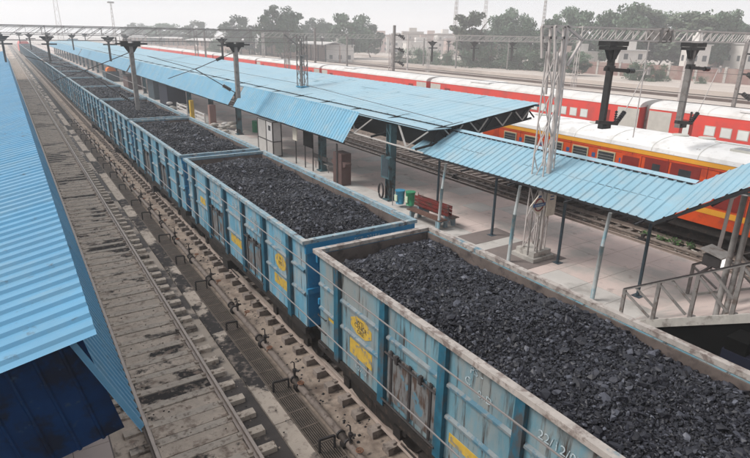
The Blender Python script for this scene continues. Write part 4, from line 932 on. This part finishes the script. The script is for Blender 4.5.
for x, y in ((13.95, 26.3), (14.3, 26.3), (13.95, 27.8), (14.3, 27.8)): MB().beam((x, y, .84), (x, y, 1.24), .035).build('leg', 'mast_grey', t)
# goods heaps, railings, stalls further along
def sack_pile(x, y, n, label):
    t = thing('sack_pile', (x, y, .84), label, 'sacks', 'heaps of sacks on the platform')
    for k in range(n):
        a = random.uniform(-.8, .8); b_ = random.uniform(-1.6, 1.6); z = .84+.12+random.choice((0, .22, .42))*(1-abs(b_)/2); g = MB(); nn = 8
        V_ = [Vector((x+a, y+b_, z))+Vector((math.cos(u)*math.cos(v)*.34, math.sin(u)*math.cos(v)*.24, math.sin(v)*.14)) for v in (-1.2, -.5, .2, .8, 1.3) for u in [i*2*math.pi/nn for i in range(nn)]]
        g.add(V_, [(r_*nn+i, r_*nn+(i+1) % nn, (r_+1)*nn+(i+1) % nn, (r_+1)*nn+i) for r_ in range(4) for i in range(nn)]+[tuple(range(4*nn, 5*nn))]); g.build('sack', random.choice(('sack', 'booth_white', 'concrete')), t, True)
sack_pile(13.6, 42.6, 14, 'heap of pale sacks beside the dark column beyond the booth'); sack_pile(12.2, 44.5, 8, 'low heap of pale sacks nearer the yellow post')
sack_pile(13.8, 58, 12, 'heap of sacks against the blue stall'); sack_pile(12.5, 71, 14, 'pale heap of sacks in front of a distant column')
def barrier(x, y, l, label):
    t = thing('barrier', (x, y, .84), label, 'barrier', 'pale rail barriers on the platform'); g = MB()
    for z in (1.1, 1.4, 1.7): g.box(x-.03, x+.03, y, y+l, z, z+.1)
    g.build('rail', 'booth_white', t)
    for q in (0, l): MB().box(x-.05, x+.05, y+q-.05, y+q+.05, .84, 1.85).build('post', 'booth_white', t)
barrier(12.9, 45.4, 2.6, 'pale three rail barrier right of the yellow post'); barrier(12.9, 50.6, 3.4, 'pale three rail barrier left of the yellow post')
tag(MB().box(12.75, 13.05, 48.9, 49.3, .84, 2.5).build('yellow_post', 'post_yellow'), 'square mustard yellow post between two barriers', 'post')
tag(MB().box(13.0, 13.5, 44.3, 44.7, .84, 2.6).build('red_pillar_box', 'brick'), 'dull red pillar near the gap in the canopy', 'pillar')
tag(MB().tube([(15.5, 40.8, .84), (15.5, 40.8, 1.7)], .35, 14).build('waste_drum', 'bin_green'), 'green drum standing beside the dark column and booth', 'drum')
t = thing('platform_stall', (14.2, 60, .84), 'dark blue boxed stall under the canopy beyond the sacks', 'stall'); MB().box(13.2, 15, 58.9, 62.5, .84, 3.0).build('body', 'navy', t); MB().box(13.1, 15.1, 58.8, 62.6, 3.0, 3.1).build('roof', 'column_teal', t)
t = thing('platform_stall', (14.2, 67, .84), 'second dark stall farther under the canopy', 'stall'); MB().box(13.4, 15, 66, 69, .84, 2.9).build('body', 'post_dark', t); MB().box(13.3, 15.1, 65.9, 69.1, 2.9, 3.0).build('roof', 'column_teal', t)
t = thing('platform_stall', (13.2, 95, .84), 'far stall topped with bright orange cloth under the canopy', 'stall'); MB().box(12.4, 14.2, 93, 96, .84, 2.3).build('body', 'post_dark', t)
g = MB(); g.prism([(12.6, 2.3), (13.9, 2.3), (13.8, 2.75), (13.2, 3.0), (12.7, 2.7)], 93.2, 94.8); g.build('cloth_top', 'orange_cloth', t)
t = thing('platform_stall', (14, 80, .84), 'brown wooden stall between the blue stall and orange cloth', 'stall'); MB().box(13, 14.6, 79, 82.5, .84, 2.5).build('body', 'brown_board', t); MB().box(12.9, 14.7, 78.9, 82.6, 2.5, 2.6).build('roof', 'iron_dark', t)
# scattered specks on the near canopies are part of their paint; a few loose stones lie on the platform
# ------------------------------------------------------------------ the yard beyond the trains
def yard_line(x, m='yard_track'):
    g = MB(); g.box(x-1.7, x+1.7, -20, 700, -.47, -.40); o_ = struct(g, 'yard_track', m)
    for s in (-1, 1): MB().box(x+s*.87-.04, x+s*.87+.04, -20, 700, -.40, -.24).build('rail', 'rail_side', o_)
for x in (56, 62, 86, 91, 124, 160, 166): yard_line(x)
g = MB(); g.box(82, 95, -20, 700, -.47, -.41); struct(g, 'dark_ballast', 'yard_track')
for a, b in ((68, 80), (97, 118), (130, 152)):
    g = MB(); g.box(a, b, -20, 600, -.4, .45); struct(g, 'yard_platform', 'yard_ground')

# trees: crown of leaf clumps over a tapered trunk
def tree_proto(kind, seed):
    random.seed(seed); t = thing('tree', (0, 0, 0), 'x', 'tree', 'trees beyond the yard')
    g = MB(); g.tube([(0, 0, 0), (.1, 0, .2), (.05, .1, .5)], .035, 7, r2=.018)
    br = []
    for k in range(7):
        a = random.uniform(0, 6.28); e = Vector((.28*math.cos(a), .28*math.sin(a), random.uniform(.5, .85))); br.append(e); g.tube([(.05, .05, random.uniform(.25, .45)), e*.6+Vector((0, 0, .15)), e], .012, 5, r2=.004)
    g.build('trunk', 'bark', t, local=True)
    g = MB(); cl = []
    if kind == 'broad':
        while len(cl) < 75:
            c = Vector((random.uniform(-.48, .48), random.uniform(-.48, .48), random.uniform(.18, .93)))
            if (c.x/.46)**2+(c.y/.46)**2+((c.z-.52)/.42)**2 < 1: cl.append((c, random.uniform(.07, .14)))
    elif kind == 'tall':
        while len(cl) < 60:
            c = Vector((random.uniform(-.26, .26), random.uniform(-.26, .26), random.uniform(.15, .96)))
            if (c.x/.25)**2+(c.y/.25)**2+((c.z-.55)/.42)**2 < 1: cl.append((c, random.uniform(.05, .10)))
    else: cl = [(Vector((random.gauss(0, .3), random.gauss(0, .3), random.uniform(.05, .6))), random.uniform(.12, .22)) for _ in range(26)]
    for c, r in cl: leaf_blob(g, c, (r, r, r*.8), 110, .026)
    g.build('crown', {'broad': 'leaf', 'tall': 'leaf_b', 'bush': 'leaf'}[kind], t, local=True)
    return t
protos = {('broad', 0): tree_proto('broad', 1), ('broad', 1): tree_proto('broad', 2), ('tall', 0): tree_proto('tall', 3), ('tall', 1): tree_proto('tall', 4), ('bush', 0): tree_proto('bush', 5), ('broad', 2): tree_proto('broad', 6)}
used = set()
def put_tree(kind, v, px, dist, top_y, wide, label, group='trees beyond the yard', brown=False):
    """height from how far the crown rises above the horizon (photo y about 33+px*.021)"""
    p_ = spot(px, dist); hz = 29+px*.0185; h = max(2.5, CAM_H+(hz-top_y)/FPX*dist*1.06)
    h *= .86; wide *= 1.12
    k = (kind, v); o_ = protos[k] if k not in used else copy_tree(protos[k]); used.add(k)
    o_.location = p_; o_.scale = (h*wide, h*wide, h); o_.rotation_euler.z = random.uniform(0, 6); tag(o_, label, 'tree' if kind != 'bush' else 'shrub', group); return o_
random.seed(11)
TREES = [('broad', 0, 283, 190, 1, .85, 'largest dark rounded tree behind the pale sheds'), ('broad', 1, 241, 230, 13, 1.0, 'brownish tree left of the largest rounded tree'), ('broad', 2, 350, 200, 7, .9, 'dark tree left of the low town, right of the sheds'),
         ('broad', 0, 318, 235, 14, .9, 'paler tree between the two big dark ones'), ('broad', 1, 371, 215, 20, .8, 'small tree at the right foot of the dark tree by the town'), ('broad', 1, 200, 300, 19, 1.2, 'faint tree left of the brownish tree'), ('broad', 2, 166, 330, 20, 1.4, 'faint wide tree far behind the portals'),
         ('broad', 0, 140, 380, 21, 1.2, 'faintest tree, leftmost on the skyline'), ('tall', 0, 470, 170, 5, 1.1, 'tall ragged tree beside the twin lamp masts'), ('broad', 1, 500, 185, 11, .8, 'tree just right of the ragged tall tree'),
         ('broad', 0, 512, 190, 3, .7, 'tall broad tree above the hedge'), ('broad', 2, 540, 170, 12, .9, 'paler tree behind the near lattice mast'), ('broad', 1, 566, 180, 5, .8, 'tree just right of the near mast head'), ('broad', 2, 592, 175, 5, .75, 'high tree behind the lattice girder'),
         ('broad', 0, 618, 170, 0, .75, 'highest tree above the near girder'), ('tall', 1, 640, 180, 3, 1.3, 'tree left of the gap in the tall row'), ('broad', 1, 660, 185, 11, .9, 'lower tree in the dip of the tall row'), ('tall', 0, 683, 170, 8, 1.3, 'tall tree left of the domed shrine'), ('broad', 2, 700, 175, 7, .8, 'broad tree behind the domed shrine'),
         ('broad', 0, 722, 180, 9, .75, 'broad tree right of the domed shrine'), ('tall', 1, 735, 185, 20, 1.0, 'small tree ending the tall row at the right'), ('broad', 0, 579, 135, 42, 1.0, 'dark young tree standing on the yard below the girder')]
for k_, v_, px, di, ty, wi, la in TREES: put_tree(k_, v_, px, di, ty, wi, la)
BUSH = [(402, 175, 46), (418, 172, 44), (434, 168, 47), (449, 165, 49), (463, 162, 45), (478, 160, 48), (493, 158, 43), (508, 156, 44), (523, 154, 47), (538, 152, 46), (556, 150, 50), (640, 128, 55), (656, 127, 60), (668, 128, 62), (600, 150, 57), (707, 126, 70), (215, 240, 36), (262, 230, 38)]
bl = ['leftmost shrub of the hedge beyond the yard', 'second shrub of the hedge from the left', 'third shrub of the hedge from the left', 'hedge shrub just left of the twin arm mast', 'hedge shrub just right of the twin arm mast', 'middle hedge shrub under the town houses', 'hedge shrub below the ragged tall tree', 'hedge shrub left of the portal post', 'hedge shrub right of the portal post', 'hedge shrub behind the tall lattice tower', 'last hedge shrub beside the near mast', 'round dark shrub before the brick wall under the girder', 'small grey shrub right of the round dark one', 'low shrub before the brick wall between the hanging arms', 'low shrub below the white houses', 'small shrub near the right hanging arm', 'faint shrub at the foot of the brownish tree', 'faint shrub before the largest tree']
for (px, di, ty), la in zip(BUSH, bl):
    p_ = spot(px, di); hz = 29+px*.0185; h = max(2.0, CAM_H-(ty-hz)/FPX*di*1.06); k = ('bush', 0); o_ = protos[k] if k not in used else copy_tree(protos[k]); used.add(k)
    o_.location = p_; o_.scale = (h*1.3, h*1.3, h*1.3); o_.rotation_euler.z = random.uniform(0, 6); tag(o_, la, 'shrub', 'shrubs beyond the yard')

# walls, houses, sheds
def wall_run(px0, d0, px1, d1, h, m, label, name='boundary_wall'):
    a, b = spot(px0, d0), spot(px1, d1); g = MB(); g.beam((a.x, a.y, h/2-.4), (b.x, b.y, h/2-.4), .35, h); n = int((b-a).length/5); t_ = g.build(name, m); tag(t_, label, 'wall')
    g = MB()
    for k in range(n+1): p_ = a.lerp(b, k/n); g.cbox(p_.x, p_.y, h/2-.3, .5, .5, h+.3)
    g.build('pier', 'concrete', t_); return t_
wall_run(560, 150, 800, 128, 3.6, 'brick', 'long reddish brick wall beyond the yard at the right')
wall_run(395, 180, 560, 150, 2.2, 'house_tan', 'low tan wall beneath the hedge')
wall_run(60, 330, 250, 240, 3, 'house_pink', 'faint pinkish wall beyond the far portals')
def house(px, dist, w_, d_, h, m, label, roofm='shed_roof', storeys=1, yaw=.5, dome=False, name='house'):
    p_ = spot(px, dist); t = thing(name, (p_.x, p_.y, -.4), label, 'house'); t.rotation_euler.z = yaw
    MB().box(-w_/2, w_/2, -d_/2, d_/2, 0, h).build('wall', m, t, local=True)
    MB().box(-w_/2-.3, w_/2+.3, -d_/2-.3, d_/2+.3, h, h+.25).build('roof', roofm, t, local=True)
    MB().box(-w_*.15, w_*.2, -d_*.1, d_*.3, h+.25, h+2.2).build('roof_room', m, t, local=True)
    n = max(2, int(w_/2.6))
    for s_ in range(storeys):
        for k in range(n):
            x = -w_/2+(k+.5)*w_/n; z = .9+s_*3.1; MB().box(x-.5, x+.5, -d_/2-.05, -d_/2, z, z+1.3).build('window', 'window_dark', t, local=True)
        for k in (0, 1): MB().box(-w_/2-.05, -w_/2, -d_/4+k*d_/2-.5, -d_/4+k*d_/2+.5, .9+s_*3.1, 2.2+s_*3.1).build('window', 'window_dark', t, local=True)
    if dome: MB().tube([(0, 0, h+.25), (0, 0, h+1.6), (0, 0, h+2.6), (0, 0, h+3.2), (0, 0, h+3.6)], 1.3, 12, r2=.1).build('dome', 'house_white', t, True, True)
    return t
HS = [(380, 330, 14, 10, 9, 'house_pink', 'pinkish house left of the twin arm mast on the skyline', 2), (396, 300, 10, 9, 8, 'house_white', 'white house below the pinkish skyline house', 2), (412, 340, 12, 10, 11, 'house_tan', 'tan house in the middle of the skyline town', 3),
      (430, 320, 11, 9, 9.5, 'house_pink', 'pink house right of the tan skyline house', 2), (444, 300, 9, 8, 10, 'house_white', 'white tall house under the lamp mast', 3), (457, 290, 12, 8, 8, 'house_pink', 'pink house at the left of the ragged tree', 2),
      (368, 280, 9, 8, 5, 'house_tan', 'small tan house right of the sheds', 1), (497, 185, 10, 8, 6.5, 'house_white', 'pale house half hidden by the hedge', 2), (566, 165, 7, 6, 4.6, 'house_pink', 'pink brick house behind the near mast', 1), (583, 168, 7, 5, 5.2, 'house_white', 'white gabled house left of the hanging arm', 1),
      (630, 160, 7, 6, 6.0, 'house_white', 'whitish house above the brick wall under the girder', 2), (697, 160, 4.5, 4.5, 7.6, 'house_white', 'small domed shrine above the right brick wall', 2), (730, 190, 12, 8, 7.4, 'house_pink', 'pinkish house at the right end of the skyline', 2), (750, 175, 7, 7, 8, 'house_white', 'pale house at the right edge', 2), (420, 260, 14, 8, 6, 'house_white', 'long white house low in the town', 1)]
for px, di, w_, d_, h, m, la, st_ in HS: house(px, di, w_, d_, h, m, la, storeys=st_, yaw=-.5+random.uniform(-.1, .1), dome=('shrine' in la))
def shed(px0, d0, px1, d1, h, label, m='shed_roof'):
    a, b = spot(px0, d0), spot(px1, d1); t = thing('shed', (a.x, a.y, -.4), label, 'shed', 'pale sheds beyond the yard'); L_ = (b-a).length; t.rotation_euler.z = math.atan2(b.y-a.y, b.x-a.x)
    MB().prism([(-4.5, h-.8), (0, h), (4.5, h-.8), (4.5, h-1.0), (0, h-.2), (-4.5, h-1.0)], 0, L_, 'x').build('roof', m, t, local=True)
    MB().box(0, L_, 2, 2.3, 0, h-.5).build('back_wall', 'house_pink', t, local=True)
    n = int(L_/4)
    for k in range(n+1): MB().box(k*L_/n-.15, k*L_/n+.15, -4, -3.7, 0, h-.9).build('column', 'truss_dark', t, local=True)
shed(258, 230, 335, 190, 6.3, 'long open shed with pale roof and dark columns'); shed(195, 290, 250, 240, 6.0, 'farther pale roofed shed left of the dark columned one'); shed(120, 360, 190, 300, 6.5, 'faint pale shed on the left horizon')
house(340, 195, 9, 7, 5.2, 'house_white', 'white signal cabin right of the dark columned shed', yaw=-.5)

# tall lattice lamp towers
def tower(px, dist, top_y, wb, label, lamps=True):
    p_ = spot(px, dist); hz = 29+px*.0185; h = CAM_H+(hz-top_y)/FPX*dist*1.06
    t = thing('lamp_tower', (p_.x, p_.y, -.4), label, 'lamp tower', 'tall lattice lamp towers'); g = MB(); lattice_leg(g, p_.x, p_.y, -.4, h, wb, wb*.35, wb*1.2, .12, .06); g.build('mast', 'mast_pale', t)
    if lamps: MB().box(p_.x-1.2, p_.x+1.2, p_.y-1.2, p_.y+1.2, h, h+.6).build('lamp_head', 'mast_grey', t)
tower(62, 330, -14, 2.6, 'faint thin tower rising over the left horizon', False); tower(116, 280, 10, 1.2, 'short faint lamp mast right of the thin left tower'); tower(454, 210, -12, 1.3, 'left one of the pale twin lamp towers', False); tower(483, 230, -12, 1.4, 'right one of the pale twin lamp towers', False); tower(541, 190, -10, .9, 'tall tower just behind the near lattice mast', False)
# single line masts in the yard
def line_mast(px, dist, top_y, label, arms=True, m='mast_grey'):
    p_ = spot(px, dist); hz = 29+px*.0185; h = CAM_H+(hz-top_y)/FPX*dist*1.06
    t = thing('line_mast', (p_.x, p_.y, -.4), label, 'mast', 'single overhead line masts'); MB().box(p_.x-.14, p_.x+.14, p_.y-.14, p_.y+.14, -.4, h).build('pole', m, t)
    if arms:
        for k in range(3): g = MB(); z = h-1.2-k*1.7; g.beam((p_.x, p_.y, z), (p_.x+1.1, p_.y-.7, z-.1), .14); insulator(g, (p_.x+.5, p_.y-.35, z), (p_.x+1.2, p_.y-.75, z-.5), .2, 4); g.build('bracket', 'mast_dark', t)
line_mast(394, 78, 27, 'dark mast with three brackets rising above the red train roof'); line_mast(315, 92, 29, 'plain mast right of the lattice over the canopy', False); line_mast(347, 120, 36, 'plain mast right of the sheds', False)
line_mast(408, 145, 34, 'paler mast right of the dark bracket mast', False, 'mast_pale'); line_mast(457, 150, 36, 'mast with brackets before the hedge', True); line_mast(509, 150, 38, 'bracketed mast under the tall broad tree', True); line_mast(424, 160, 38, 'thin mast before the left hedge', False); line_mast(747, 60, 40, 'mast with brackets at the far right', True)
line_mast(205, 120, 32, 'faint mast beyond the main canopy', False); line_mast(690, 62, 56, 'short pale post on the yard by the right hanging arm', False, 'mast_pale')

# ------------------------------------------------------------------ haze
m = bpy.data.materials.new('haze'); m.use_nodes = True; t = m.node_tree; t.nodes.remove(t.nodes['Principled BSDF'])
pv = t.nodes.new('ShaderNodeVolumePrincipled'); pv.inputs['Color'].default_value = (.975, .985, 1, 1); pv.inputs['Density'].default_value = .0015; pv.inputs['Anisotropy'].default_value = .2
t.links.new(pv.outputs[0], t.nodes['Material Output'].inputs['Volume']); MATS['haze'] = m
g = MB(); g.box(-500, 900, -120, 1300, -1.5, 48); tag(g.build('haze', 'haze'), 'pale haze over the whole station', 'haze', None, 'stuff')
